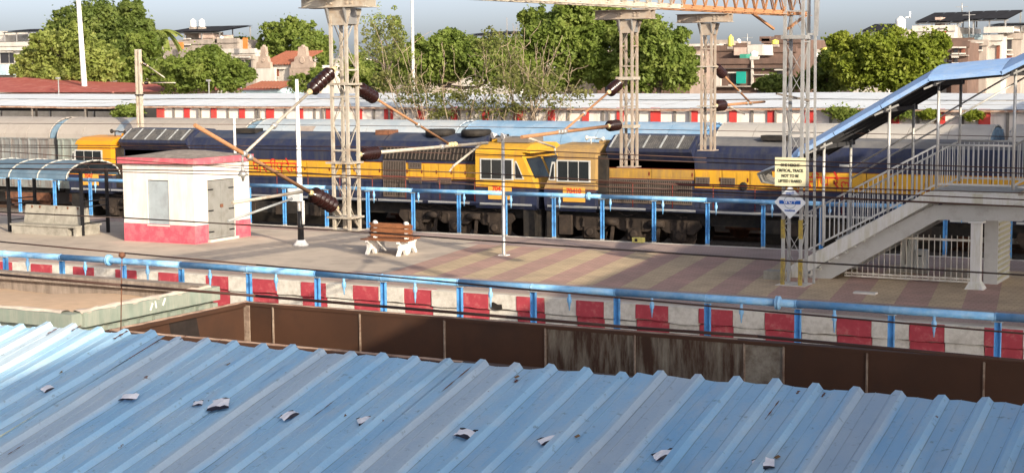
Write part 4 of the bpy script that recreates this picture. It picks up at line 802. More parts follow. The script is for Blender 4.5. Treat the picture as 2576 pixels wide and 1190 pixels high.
MB().lathe((-20.1, YN - .08, 1.62), (-20.1, YN - .005, 1.62), [(0, .12), (.05, .16), (.075, .16)], 14).build('filler_cap', m_dark, lb)
B('hood_dark', m_dark, lb, -8.99, -3.8, YN, YF, .76, 3.2)
strokes('lettering', BHARTIYA, m_redtx, lb, -18.45, YN - .02, 1.62, .395, .055)
B('drum_box', m_bogie, lb, -27.45, -26.95, CN - .02, CN + .2, -.4, .35)

# ---------------------------------------------------------------- covered wagons behind the locomotives
WY0, WY1 = 60.0, 63.2; WC = 61.6
def covered_wagon(label, x0, x1, roofcol, sidecol, endcol, patches=()):
    t = thing('covered_wagon', label, 'wagon', ((x0 + x1) / 2, WC, RAIL), 'covered wagons behind the locomotives')
    def arc(dr=0., n=14): return [(WC - (1.62 + dr) * math.cos(math.pi * i / n), 2.72 + (1.03 + dr) * math.sin(math.pi * i / n)) for i in range(n + 1)]
    MB().box(x0, x1, WY0, WY1, .2, 2.7).build('body', sidecol, t)
    xs = seams(x0, x1, 1.55)
    for p, q in zip(xs[:-1], xs[1:]): MB().prism_x(arc(), p + .012, q - .012, smooth=False).build('roof_panel', roofcol, t)
    MB().prism_x(arc(-.03), x0 + .01, x1 - .01).build('roof_core', sidecol, t)
    for xe, s in ((x1, 1), (x0, -1)):
        a = arc(.0); e = MB().prism_x(arc(-.1), min(xe, xe + s * .05), max(xe, xe + s * .05)).build('end_wall', endcol, t)
        MB().path([(xe + s * .02, y, z) for y, z in arc(-.02)], .04, 6).build('end_rim', roofcol, e)
        for y in (60.9, 61.6, 62.3): B('end_post', endcol, e, min(xe + s * .05, xe + s * .12), max(xe + s * .05, xe + s * .12), y - .05, y + .05, .3, 3.55)
        B('buffer_beam', m_dark, t, min(xe, xe + s * .25), max(xe, xe + s * .25), WC - .9, WC + .9, .0, .3)
    n = int((x1 - x0) / .62)
    for k in range(n): B('side_rib', sidecol, t, x0 + .3 + k * .62, x0 + .38 + k * .62, WY0 - .06, WY0, .3, 2.66)
    B('gutter', sidecol, t, x0, x1, WY0 - .05, WY0 + .02, 2.66, 2.735)
    xm = (x0 + x1) / 2; d = B('door', M('door_rusty', (.15, .11, .09), .85, var=.2, dirt=(.25, .2, .16), amt=.4), t, xm - 1.1, xm + 1.1, WY0 - .1, WY0 - .062, .35, 2.6)
    for k in range(5): B('door_rib', m_rust, d, xm - 1.0 + k * .48, xm - .94 + k * .48, WY0 - .13, WY0 - .1, .4, 2.55)
    B('underframe', m_dark, t, x0 + .1, x1 - .1, WY0 + .3, WY1 - .3, -.1, .2)
    for xb in (x0 + 1.9, x1 - 1.9):
        B('bogie_frame', m_rust, t, xb - 1.5, xb + 1.5, WY0 + .25, WY0 + .4, RAIL + .35, RAIL + .75)
        for dx in (-1, 1): MB().lathe((xb + dx, WY0 + .5, RAIL + .46), (xb + dx, WY0 + .62, RAIL + .46), [(0, .45), (.04, .48), (.12, .45)], 18).build('wheel', m_rust, t)
    for (xa, xb, a0, a1, mt) in patches:
        pts = [(WC - 1.64 * math.cos(math.radians(a)), 2.72 + 1.05 * math.sin(math.radians(a))) for a in np.linspace(a0, a1, 5)]
        MB().sheet([[(xa, y, z) for y, z in pts], [(xb, y, z) for y, z in pts]]).build('patch', mt, t)
def wm(n, c, d, a=.4): return M(n, c, .75, var=.1, scale=1.2, dirt=d, amt=a, dscale=1.2)
r_tan = wm('wagon_roof_tan', (.37, .335, .30), (.27, .24, .215)); r_grey = wm('wagon_roof_grey', (.44, .42, .39), (.34, .31, .28)); r_silv = wm('wagon_roof_silver', (.36, .42, .47), (.44, .45, .44)); r_blue = wm('wagon_roof_blue', (.20, .34, .50), (.34, .42, .50))
s_grey = M('wagon_side_grey', (.23, .25, .25), .8, var=.15, scale=2, dirt=(.15, .10, .08), amt=.45, dscale=1.5, streak=True); s_green = M('wagon_side_green', (.27, .31, .28), .8, var=.15, dirt=(.16, .12, .1), amt=.4, streak=True); s_blue = M('wagon_side_blue', (.10, .19, .34), .7, dirt=(.2, .25, .32), amt=.35, streak=True)
e_blue = wm('wagon_end_blue', (.17, .27, .37), (.09, .12, .16))
m_patch = wm('roof_patch', (.30, .25, .22), (.42, .36, .3))
covered_wagon('grey covered wagon with tan roof and blue end, at the far left', -71.0, -58.75, r_tan, s_grey, e_blue)
covered_wagon('covered wagon with greenish side and tan roof, behind the orange cab', -58.15, -46.6, r_tan, s_green, e_blue, ((-54.4, -53.9, 8, 80, wm('roof_band', (.22, .27, .32), (.3, .3, .3))),))
covered_wagon('covered wagon with pale silver blue roof, behind the left locomotive', -45.95, -35.1, r_silv, s_blue, wm('wagon_end_silver', (.30, .38, .45), (.2, .25, .3)), ((-43.6, -42.6, 15, 45, m_patch),))
covered_wagon('covered wagon with clear blue roof, between the two cabs', -34.6, -23.5, r_blue, s_blue, wm('wagon_end_bright', (.12, .30, .55), (.09, .2, .4)))
covered_wagon('covered wagon with dull grey roof, behind the 70410 locomotive', -22.95, -12.25, r_grey, s_grey, e_blue)
covered_wagon('grey roofed covered wagon beyond the stair landing at the right edge', -11.5, -1.0, r_grey, s_grey, e_blue)

# ---------------------------------------------------------------- long white canopy and wall on the far platform
m_cano = M('canopy_white', (.66, .70, .74), .55, var=.05, scale=1.5, dirt=(.60, .58, .55), amt=.2, dscale=.8)
m_post = M('canopy_post', (.20, .18, .16), .7, var=.15); m_fasc = M('rusty_fascia', (.36, .20, .13), .8, var=.2, scale=3, dirt=(.5, .45, .4), amt=.4, dscale=3)
m_wall = M('wall_white', (.74, .68, .62), .85, var=.05, scale=1.5, dirt=(.42, .38, .33), amt=.2, dscale=.8, streak=True); m_wred = M('wall_red', (.50, .045, .04), .75, var=.1, dirt=(.35, .1, .08), amt=.25)
fc = thing('long_canopy', 'long low white sheet canopy running along the far platform', 'canopy', (-40, 70.5, 0))
def wav(x): return .03 * math.sin(x * .21) + .02 * math.sin(x * .53 + 1)
k = 0
x = -84.0
while x < -8:
    xe = x + 2.03; wv = wav(x)
    for (ya, za, yb, zb) in ((67.9, 4.16, 70.4, 4.46), (70.35, 4.5, 73.2, 4.74)):
        MB().sheet([[(x + .015, ya, za + wv), (xe - .015, ya, za + wav(xe))], [(x + .015 + .9 * (yb - ya) / 2.5, yb, zb + wv), (xe - .015 + .9 * (yb - ya) / 2.5, yb, zb + wav(xe))]], smooth=False, thick=.03).build('roof_sheet', m_cano, fc)
    if k % 2 == 0:
        MB().bar((x, 67.96, 0), (x, 67.96, 4.10 + wv), .08).build('post', m_post, fc); MB().bar((x, 72.4, 0), (x, 72.4, 4.55 + wv), .1).build('post', m_post, fc)
        MB().bar((x, 67.95, 4.08 + wv), (x, 73.0, 4.62 + wv), .06, .1).build('rafter', m_post, fc)
    B('fascia', m_fasc, fc, x, xe, 67.86, 67.89, 4.04 + wv, 4.13 + wv)
    x = xe; k += 1
for yy in (69.2, 71.8): MB().bar((-84, yy, 4.24), (-8, yy, 4.28), .06, .08).build('purlin', m_post, fc)
rw = thing('boundary_wall', 'white wall with red pillars under the long canopy', 'wall', (-40, 69.0, 0))
PIL = [p_ * 68.1 / 74 for p_ in (-63.36, -61.36, -59.36, -57.3, -55.3, -53.19, -51.21, -49.21, -47.27, -45.19, -43.12, -41.17, -39.2, -37.27, -35.31, -33.35, -31.41, -29.35, -27.31, -25.35, -23.41, -21.4, -19.33, -17.2, -15.25, -13.2, -11.2, -9.2)]
for a, b_ in zip(PIL[:-1], PIL[1:]): B('wall_panel', m_wall, rw, a + .17, b_ - .17, 68.1, 68.3, 0, 4.16); B('mullion', m_post, rw, (a + b_) / 2 - .06, (a + b_) / 2 + .06, 68.03, 68.09, 0, 4.13)
for i, p in enumerate(PIL): w_ = .17 if i % 4 else .24; B('pillar', m_wred, rw, p - w_, p + w_, 68.0, 68.32, 0, 4.17)
sw = thing('station_block', 'low station building with white boards and dark openings under the canopy, far left', 'building', (-74, 75, 0))
B('wall', m_wall, sw, -86, -65.6, 74.2, 78, 0, 2.85)
B('shade_block', M('opening_shade', (.03, .028, .028), .8), sw, -86, -65.6, 74.3, 78, 2.86, 4.2)  # solid dark block; the shade inside the openings is put into its colour
for a, b_ in ((-85.5, -81.2), (-81.0, -76.6), (-76.4, -72.4), (-72.2, -68.8), (-68.6, -65.8)): B('white_board', M('board_white', (.76, .76, .74), .6), sw, a, b_, 74.05, 74.18, 2.7, 3.65)
for p in (-83, -78.8, -74.3, -70.6, -67.2): B('box_lamp', M('lamp_box', (.6, .58, .5), .6), sw, p, p + .7, 73.7, 73.95, 3.85, 4.1)
# red hipped roof behind the canopy on the left
m_redroof = M('red_roof', (.34, .085, .065), .75, var=.12, scale=1.5, dirt=(.44, .2, .16), amt=.25, dscale=1.5)
hr = thing('red_roofed_hall', 'station hall with a shallow red roof behind the canopy, far left', 'building', (-85, 84, 0))
def P3(px, py, Y): return tuple(float(q) for q in ony(px, py, Y))
a_, b2, c_ = P3(-60, 195, 86), P3(60, 196, 86), P3(285, 233, 80); d_ = P3(-60, 233, 80)
MB().add([d_, c_, b2, a_, (c_[0] + 4, 92, c_[2]), (d_[0], 92, c_[2])], [(0, 1, 2, 3), (1, 4, 2), (4, 5, 3, 2), (5, 0, 3)]).build('roof', m_redroof, hr)
MB().bar(b2, c_, .12, .06).build('hip_ridge', M('hip_cap', (.42, .16, .13), .8), hr); B('wall', m_wall, hr, d_[0], c_[0] - .6, 80.5, 91.5, 0, c_[2] - .05)

# ---------------------------------------------------------------- poles behind the tracks
def pole(name, label, px, ytop, ybot, Y, r0, r1, mat, lean=0., zb=None):
    p, q = ony(px, ybot, Y), ony(px, ytop, Y); x = float(p[0]); zt = float(q[2]); t = thing(name, label, 'pole', (x, Y, 0)); Lh = zt
    MB().lathe((x, Y, 0), (x - lean * Lh, Y, zt), [(0, r0), (Lh, r1)], 12).build('shaft', mat, t); return t, x, zt
m_pw = M('pole_white', (.72, .71, .70), .5, var=.04, dirt=(.5, .48, .45), amt=.2)
tp, x, zt = pole('floodlight_mast', 'tall white tapering lighting mast behind the red roof', 219, -40, 225, 83, .24, .14, m_pw, .045)
MB().lathe((x - .0, 83, zt * .62), (x - .0, 83, zt * .62 + .3), [(0, .01), (.02, .01)], 6).build('collar', m_pw, tp)
tp, x, zt = pole('lamp_mast', 'slim pale lighting mast rising from the trees at centre', 1040, -30, 230, 77, .11, .075, M('pole_pale', (.55, .55, .53), .5))
for i, (px, yt, Y, lb_) in enumerate(((148, 198, 80, 'short grey lamp pole before the pale green tree'), (526, 204, 80, 'short grey lamp pole right of the concrete post'))):
    t, x, zt = pole('short_pole', lb_, px, yt, 235, Y, .05, .04, m_galv); B('lamp', m_galv, t, x - .1, x + .1, Y - .15, Y + .1, zt - .04, zt + .08)
cp = thing('concrete_post', 'pale concrete line post with small insulators, above the orange cab', 'post', (-56.5, 59.0, RAIL))
xa, xb = float(ony(352, 300, 59)[0]), float(ony(347, 125, 59)[0]); zt = float(ony(347, 125, 59)[2])
for s in (-1, 1): MB().bar((xa + s * .11, 59, RAIL), (xb + s * .10, 59, zt), .07, .2).build('flange', m_beige, cp)
MB().bar((xa, 59, RAIL), (xb, 59, zt - .02), .16, .05).build('web', m_beige, cp)
for (pa, pb, pc) in (((1300, 580), (1380, 620), (1500, 710)), ((1315, 760), (1380, 757), (1600, 757))):
    A = [P3(.2759 * q[0], .2759 * q[1], 59) for q in (pa, pb, pc)]; e = insulator(A[0], A[1], cp, .3, .08, 4); tubeline('bracket_tube', e, A[2], cp, .025)
for z in (zt - 2.2, zt - 5.2): B('strap', m_black, cp, xb - .18, xb + .18, 58.88, 59.12, z, z + .06)

# ---------------------------------------------------------------- overhead wires
def wire(label, pts, Y, r, mat=None):
    P = [P3(px, py, Y) for px, py in pts]; d0 = np.array(P[0]) - np.array(P[1]); d1 = np.array(P[-1]) - np.array(P[-2])
    P = [tuple(np.array(P[0]) + d0 * (12 / np.linalg.norm(d0)))] + P + [tuple(np.array(P[-1]) + d1 * (8 / np.linalg.norm(d1)))]
    return MB().path(P, r, 6).build('overhead_wire', mat or m_wire, None, label=label, cat='wire', group='overhead line wires')
m_wirer = M('wire_brown', (.06, .028, .02), .6)
wire('dark wire crossing the platform in front of the bench and the hut door', [(0, 534), (309, 548), (583, 564), (927, 585), (1210, 605), (1705, 638), (2102, 664), (2576, 692)], 10.4, .0062)
wire('wire holding the dropper clamp, passing just above the near blue pipe', [(0, 608), (305, 636), (644, 666), (1100, 707), (1559, 749), (1894, 780), (2576, 839)], 10.6, .0068, m_wirer)
wire('thick double wire crossing the sand wagon and the brown wagon rim', [(0, 691), (305, 717), (644, 744), (955, 770), (1275, 797), (1581, 823), (1907, 846), (2576, 908)], 10.5, .0125, m_wirer)
dp = thing('dropper', 'thin vertical dropper hanging from a clamp over the sand wagon', 'wire', P3(305, 832, 10.55))
MB().tube(P3(304, 832, 10.55), P3(307, 640, 10.55), .005, n=6).build('dropper_rod', m_rust, dp); MB().lathe(P3(307, 650, 10.55), P3(307, 632, 10.55), [(0, .01), (.02, .03), (.04, .03), (.055, .012)], 8).build('clamp', m_rust, dp)
HW = [([(0, 311), (640, 314), (1290, 321), (1900, 331), (2576, 345)], 45, 'uppermost thin wire, grazing the roofs of the covered wagons'),
      ([(0, 366), (640, 368), (1136, 371), (1778, 398), (2576, 424)], 28.8, 'thin wire at the height of the yellow cab roof'),
      ([(0, 371), (640, 376), (1136, 386), (1778, 409), (2576, 437)], 28.9, 'thin wire just above the cab windows'),
      ([(0, 412), (309, 413), (624, 417), (1210, 436), (1705, 466), (2576, 503)], 19.3, 'wire crossing the top of the white hut and the cream board'),
      ([(0, 424), (309, 427), (624, 432), (1136, 452), (1705, 478), (2576, 520)], 19.2, 'wire crossing the white hut just below its pink roof edge'),
      ([(624, 425), (1210, 466), (1500, 484), (1963, 494), (2576, 521)], 23.8, 'wire crossing the red lettering of the clean locomotive'),
      ([(1136, 455), (1400, 462), (1700, 462), (2576, 486)], 24.1, 'wire crossing the driver windows of both cabs')]
for pts, Y, lb_ in HW: wire(lb_, pts, Y, .0085 if Y < 26 else .011, m_wirer)

# ---------------------------------------------------------------- trees
L1 = leafmat('leaf_dark', (0.065, 0.101, 0.0208), (0.143, 0.195, 0.0442), (0.247, 0.286, 0.078)); L2 = leafmat('leaf_light', (0.13, 0.169, 0.0364), (0.273, 0.325, 0.078), (0.442, 0.455, 0.143))
L3 = leafmat('leaf_mid', (0.0845, 0.137, 0.0234), (0.195, 0.26, 0.052), (0.325, 0.364, 0.0975)); L4 = leafmat('leaf_yellow', (0.11, 0.155, 0.0156), (0.225, 0.28, 0.034), (0.35, 0.375, 0.065)); L5 = leafmat('leaf_dry', (.11, .135, .035), (.19, .21, .06), (.29, .27, .11))
m_bark = M('bark', (.13, .10, .075), .9, var=.25, scale=4, bump=.5); m_twig = M('pale_twig', (.31, .24, .17), .85, var=.2, scale=3)
def leaves(name, lobes, n, size, mat, parent, flat=.35, clump=.25, nclump=26):
    big = list(lobes)
    if nclump > 24:
        for l in big:
            for q in range(8):
                d = rng.normal(size=3); d[2] = abs(d[2]) * .9 - .15; d /= np.linalg.norm(d); f = rng.uniform(.2, .44)
                lobes = lobes + [(l[0] + d[0] * l[3] * .95, l[1] + d[1] * l[4] * .95, l[2] + d[2] * l[5] * .95, l[3] * f, l[4] * f, l[5] * f)]
    V = []; tot = sum(l[3] * l[5] for l in lobes); o0 = np.array(origin(parent)); size = size * .82; n = int(n * 1.9)
    for (cx, cy, cz, rx, ry, rz) in lobes:
        m = int(n * rx * rz / tot); nc = max(8, int(nclump * (rx * rz / tot * len(lobes)) ** .5))
        d = rng.normal(size=(nc, 3)); d /= np.linalg.norm(d, axis=1)[:, None]; rad = rng.uniform(.45, 1.0, nc) ** .6
        cc = d * rad[:, None] * np.array([rx, ry, rz]) * (1 - clump * .55); cr = clump * rng.uniform(.65, 1.35, nc)
        idx = rng.integers(0, nc, m); off = rng.normal(size=(m, 3)); off /= np.linalg.norm(off, axis=1)[:, None]; rr = rng.uniform(.25, 1.0, m) ** .5
        p = cc[idx] + off * (rr * cr[idx])[:, None] * np.array([rx, ry, rz]).mean() * np.array([1, 1, .8])
        nr = off + rng.normal(size=(m, 3)) * .55 + np.array([0, 0, flat]); nr /= np.linalg.norm(nr, axis=1)[:, None]
        a = rng.normal(size=(m, 3)); u = np.cross(nr, a); u /= np.linalg.norm(u, axis=1)[:, None]; v = np.cross(nr, u)
        s = size * rng.uniform(.6, 1.35, m)[:, None]; c = p + np.array([cx, cy, cz]) - o0
        V.append(np.stack([c - u * s, c - v * s * .55, c + u * s, c + v * s * .55], 1).reshape(-1, 3))
    for (cx, cy, cz, rx, ry, rz) in big:                            # loose sprigs beyond the outline
        for q in range(14 if nclump > 24 else 4):
            d = rng.normal(size=3); d /= np.linalg.norm(d); m = 16; tt = rng.uniform(.85, 1.18, m)[:, None]
            p = d * tt * np.array([rx, ry, rz]) + rng.normal(size=(m, 3)) * .13 * rx; nr = rng.normal(size=(m, 3)) + d; nr /= np.linalg.norm(nr, axis=1)[:, None]
            u = np.cross(nr, rng.normal(size=(m, 3))); u /= np.linalg.norm(u, axis=1)[:, None]; v = np.cross(nr, u); s = size * rng.uniform(.5, 1.1, m)[:, None]; c = p + np.array([cx, cy, cz]) - o0
            V.append(np.stack([c - u * s, c - v * s * .55, c + u * s, c + v * s * .55], 1).reshape(-1, 3))
    V = np.concatenate(V); nq = len(V) // 4; me = bpy.data.meshes.new(name); me.vertices.add(nq * 4); me.loops.add(nq * 4); me.polygons.add(nq)
    me.vertices.foreach_set('co', V.ravel()); me.loops.foreach_set('vertex_index', np.arange(nq * 4)); me.polygons.foreach_set('loop_start', np.arange(0, nq * 4, 4)); me.polygons.foreach_set('loop_total', np.full(nq, 4)); me.update(); me.validate()
    me.materials.append(mat); o = bpy.data.objects.new(name, me); COL.objects.link(o); o.parent = parent; return o
def lobe(px, py, Y, rpx, rpy, dy=0.):
    c = ony(px, py, Y + dy); s = scale_at(c); return (float(c[0]), float(c[1]), float(c[2]), rpx / s, min(rpx, rpy * 1.3) / s, rpy / s)
def limb(mb, p, q, r0, r1, n=5, wob=.15):
    p, q = np.array(p, float), np.array(q, float); L_ = np.linalg.norm(q - p); pts = [p + (q - p) * i / n + (rng.normal(size=3) * wob * L_ / n if 0 < i < n else 0) for i in range(n + 1)]
    for i in range(n): mb.tube(tuple(pts[i]), tuple(pts[i + 1]), r0 + (r1 - r0) * i / n, r0 + (r1 - r0) * (i + 1) / n, n=7)
    return pts
def tree(name, label, Y, lobes, n, size, mat, base=None, r=.22, group='trees behind the canopy', **k):
    ls = [lobe(a, b_, Y, c, d, *(e or [0])) for a, b_, c, d, *e in [(*q, 0.) if len(q) == 4 else q for q in [tuple(z) for z in lobes]] for e in [e]]
    bx = base if base is not None else ls[0][0]; t = thing(name, label, 'tree', (bx, Y, 0), group)
    mb = MB(); zmid = min(l[2] - l[5] * .5 for l in ls); top = (bx + .2, Y, max(1.5, zmid)); limb(mb, (bx, Y, -1), top, r, r * .75)
    for l in ls:
        limb(mb, top, (l[0], l[1], l[2] + l[5] * .3), r * .6, r * .15)
        for q in range(4):
            d = rng.normal(size=3); d /= np.linalg.norm(d); limb(mb, (l[0] * .6 + top[0] * .4, l[1], l[2] * .7 + top[2] * .3), (l[0] + d[0] * l[3] * .8, l[1] + d[1] * l[4] * .8, l[2] + abs(d[2]) * l[5] * .8), r * .25, r * .06)
    mb.build('trunk', m_bark, t); leaves('crown', ls, n, size, mat, t, **k); return t
tree('broad_tree', 'tall dark green tree behind the white lighting mast', 100, [(250, 70, 120, 75), (180, 95, 70, 60), (330, 120, 80, 65), (255, 150, 130, 60)], 22000, .22, L1, nclump=50)
tree('young_tree', 'pale yellow green tree in front of the tall dark one', 88, [(165, 130, 75, 60), (95, 170, 60, 45), (240, 160, 60, 55), (170, 195, 130, 40)], 15000, .2, L2, nclump=40)
tree('small_tree', 'thin dark tree between the concrete post and the palm', 92, [(360, 130, 40, 50), (320, 180, 45, 45), (385, 190, 40, 40)], 6000, .18, L3)
tree('round_tree', 'low round bushy tree left of the tiled house', 84, [(510, 180, 90, 50), (450, 195, 55, 45), (580, 190, 50, 48), (520, 145, 50, 30)], 14000, .17, L3, nclump=44)
tree('leafy_tree', 'leafy green tree behind the tiled house', 117, [(735, 100, 75, 50), (690, 130, 45, 45), (790, 140, 55, 60)], 11000, .2, L3)
tree('garden_bush', 'bush growing in front of the tiled house', 86, [(762, 212, 40, 22), (805, 195, 30, 30)], 2600, .13, L3, r=.08)
tree('sparse_tree', 'sparse tree with pale bare branches right of the largest drop mast', 76, [(965, 70, 60, 65), (940, 150, 55, 60), (1000, 130, 50, 60)], 1100, .1, L2, r=.1, clump=.2, nclump=24)
tree('low_tree', 'low green tree behind the sparse pale tree', 99, [(905, 180, 50, 45), (960, 190, 60, 45), (1010, 165, 40, 40)], 8000, .18, L3, nclump=40)
tree('hedge_tree', 'dense green tree left of the leafless thicket', 92, [(1110, 150, 90, 65), (1195, 155, 70, 60), (1050, 180, 60, 50), (1150, 110, 45, 30), (1270, 165, 60, 60), (1310, 195, 50, 40)], 19000, .18, L3, nclump=50)
tree('great_tree', 'largest broad green tree at the centre of the picture', 96, [(1440, 90, 115, 80), (1400, 160, 110, 70), (1530, 150, 90, 80), (1490, 40, 90, 40), (1350, 60, 40, 40)], 24000, .2, L3, nclump=60)
tree('full_tree', 'full rounded green tree behind the second drop mast', 93, [(1650, 130, 85, 75), (1700, 180, 60, 55), (1610, 190, 80, 50), (1620, 80, 50, 40)], 16000, .18, L3, nclump=50)
tree('sunny_tree', 'bright yellow green tree behind the blue stair roof', 90, [(2240, 130, 80, 65), (2160, 165, 90, 60), (2320, 140, 60, 60), (2270, 190, 110, 48), (2360, 110, 30, 35), (2120, 110, 40, 25)], 17000, .17, L4, nclump=50)
tree('shade_tree', 'darker green tree beside the lattice mast', 94, [(2080, 195, 75, 45), (1960, 215, 60, 22), (2110, 150, 40, 40)], 7000, .18, L1)
tree('far_tree', 'small far tree above the pale rooftops left of the tiled house', 122, [(612, 112, 26, 18), (640, 120, 22, 18)], 2500, .2, L1)
tree('wall_bush', 'green bush hanging over the wall beside the concrete post', 67.7, [(325, 282, 38, 16), (300, 290, 25, 12)], 1800, .1, L3, r=.05, group='bushes by the far wall')
tree('wall_creeper', 'creeper hanging under the canopy behind the stair roof', 67.7, [(2120, 285, 60, 12), (2150, 300, 30, 16), (2260, 285, 40, 12)], 1600, .1, L3, r=.04, group='bushes by the far wall')
tree('railing_bush', 'small bush under the canopy behind the stair posts', 67.7, [(2340, 290, 30, 12), (2450, 292, 25, 10)], 1000, .1, L4, r=.04, group='bushes by the far wall')
# leafless thickets in front of the canopy
def thicket(label, pxs, Y, tops, nl, lobes):
    c = ony(pxs[0], 300, Y); t = thing('bare_tree', label, 'tree', (float(c[0]), Y, 0), 'trees in front of the canopy'); mb = MB()
    for i, (px, py) in enumerate(tops):
        b0 = ony(pxs[i % len(pxs)], 320, Y + rng.uniform(-.4, .4)); b0[2] = -.5; q = ony(px, py, Y + rng.uniform(-1, 1)); pts = limb(mb, b0, q, .036, .009, 8, .13)
        for k_ in range(7):
            s_ = pts[rng.integers(3, 8)]; limb(mb, s_, s_ + rng.normal(size=3) * np.array([.6, .6, .5]) + np.array([0, 0, .75]), .016, .006, 4, .2)
    mb.build('branches', m_twig, t); leaves('foliage', [lobe(*l) for l in lobes], nl, .11, L5, t, clump=.3); return t
thicket('tangle of pale leafless branches in front of the canopy, right of centre', [1250, 1300, 1345, 1280], 66.4, [(1225, 120), (1290, 60), (1335, 150), (1370, 130), (1415, 90), (1255, 80), (1310, 140), (1430, 140), (1210, 90), (1275, 45), (1345, 110), (1300, 100), (1400, 120), (1240, 150), (1440, 170), (1380, 90), (1195, 170), (1320, 70), (1460, 200), (1270, 120)], 1500, [(1300, 220, 66.4, 110, 60), (1260, 130, 66.4, 60, 60), (1400, 240, 66.4, 90, 30), (1240, 275, 66.4, 90, 22)])
thicket('dry brushwood straggling over the canopy roof behind the right insulator', [1120, 1085, 1140], 66.6, [(1000, 150), (1060, 130), (1110, 110), (1180, 170), (960, 180), (1210, 200), (1040, 200), (940, 60), (985, 90), (1020, 110), (965, 120)], 1200, [(1090, 250, 67, 130, 22), (1000, 210, 67, 70, 35), (1110, 290, 66.6, 30, 14), (960, 100, 68, 50, 60)])
# palm
pt_ = thing('palm_tree', 'small palm beside the rooftop with two white tanks', 'tree', tuple(float(v) for v in (*ony(402, 150, 108)[:2], 0))); c = ony(402, 78, 108)
MB().path([(float(c[0]), 108, -1), (float(c[0]) + .1, 108, float(c[2]) * .5), (float(c[0]), 108, float(c[2]))], .16, 8).build('trunk', m_bark, pt_)
for k in range(13):
    a = k * 2.4; mb = MB(); pts = [c + np.array([math.cos(a) * s_ * 2.0, math.sin(a) * s_ * 2.0, .8 * s_ - 2.1 * s_ * s_ * (.6 + .3 * (k % 3))]) for s_ in np.linspace(0, 1, 8)]
    for p, q in zip(pts[:-1], pts[1:]):
        d = np.array([-math.sin(a), math.cos(a), -.5]) * .3; mb.add([p, q, q + d, p + d], [(0, 1, 2, 3)]); d = np.array([math.sin(a), -math.cos(a), -.5]) * .3; mb.add([p, q, q + d, p + d], [(0, 1, 2, 3)])
    mb.build('frond', L2, pt_)

# ---------------------------------------------------------------- town behind
m_bw = M('house_white', (.55, .52, .48), .85, var=.1, scale=.6, dirt=(.40, .36, .32), amt=.38, dscale=.4, streak=True); m_bc = M('house_concrete', (.36, .31, .27), .9, var=.12, scale=.6, dirt=(.22, .19, .17), amt=.4, dscale=.5, streak=True)
m_bb = M('house_brick', (.15, .095, .075), .9, var=.2, scale=2, dirt=(.10, .07, .06), amt=.35, dscale=1, streak=True); m_bp = M('house_pink', (.50, .38, .32), .85, dirt=(.33, .26, .22), amt=.35, dscale=.5, streak=True); m_bbl = M('house_blue', (.42, .55, .62), .8)
m_win = M('window_dark', (.035, .035, .04), .3); m_wood2 = M('shutter_brown', (.2, .07, .045), .7); m_pv = M('solar_dark', (.028, .028, .032), .9, spec=.1); m_tank = M('tank_white', (.8, .8, .78), .45); m_tanky = M('tank_yellow', (.7, .62, .12), .5)
def px_box(t, name, x0, y0, x1, y1, Y, depth, mat):
    a, b_ = ony(x0, y1, Y), ony(x1, y0, Y); zb = float(a[2]); return B(name, mat, t, float(a[0]), float(b_[0]), Y, Y + depth, zb, float(b_[2]))
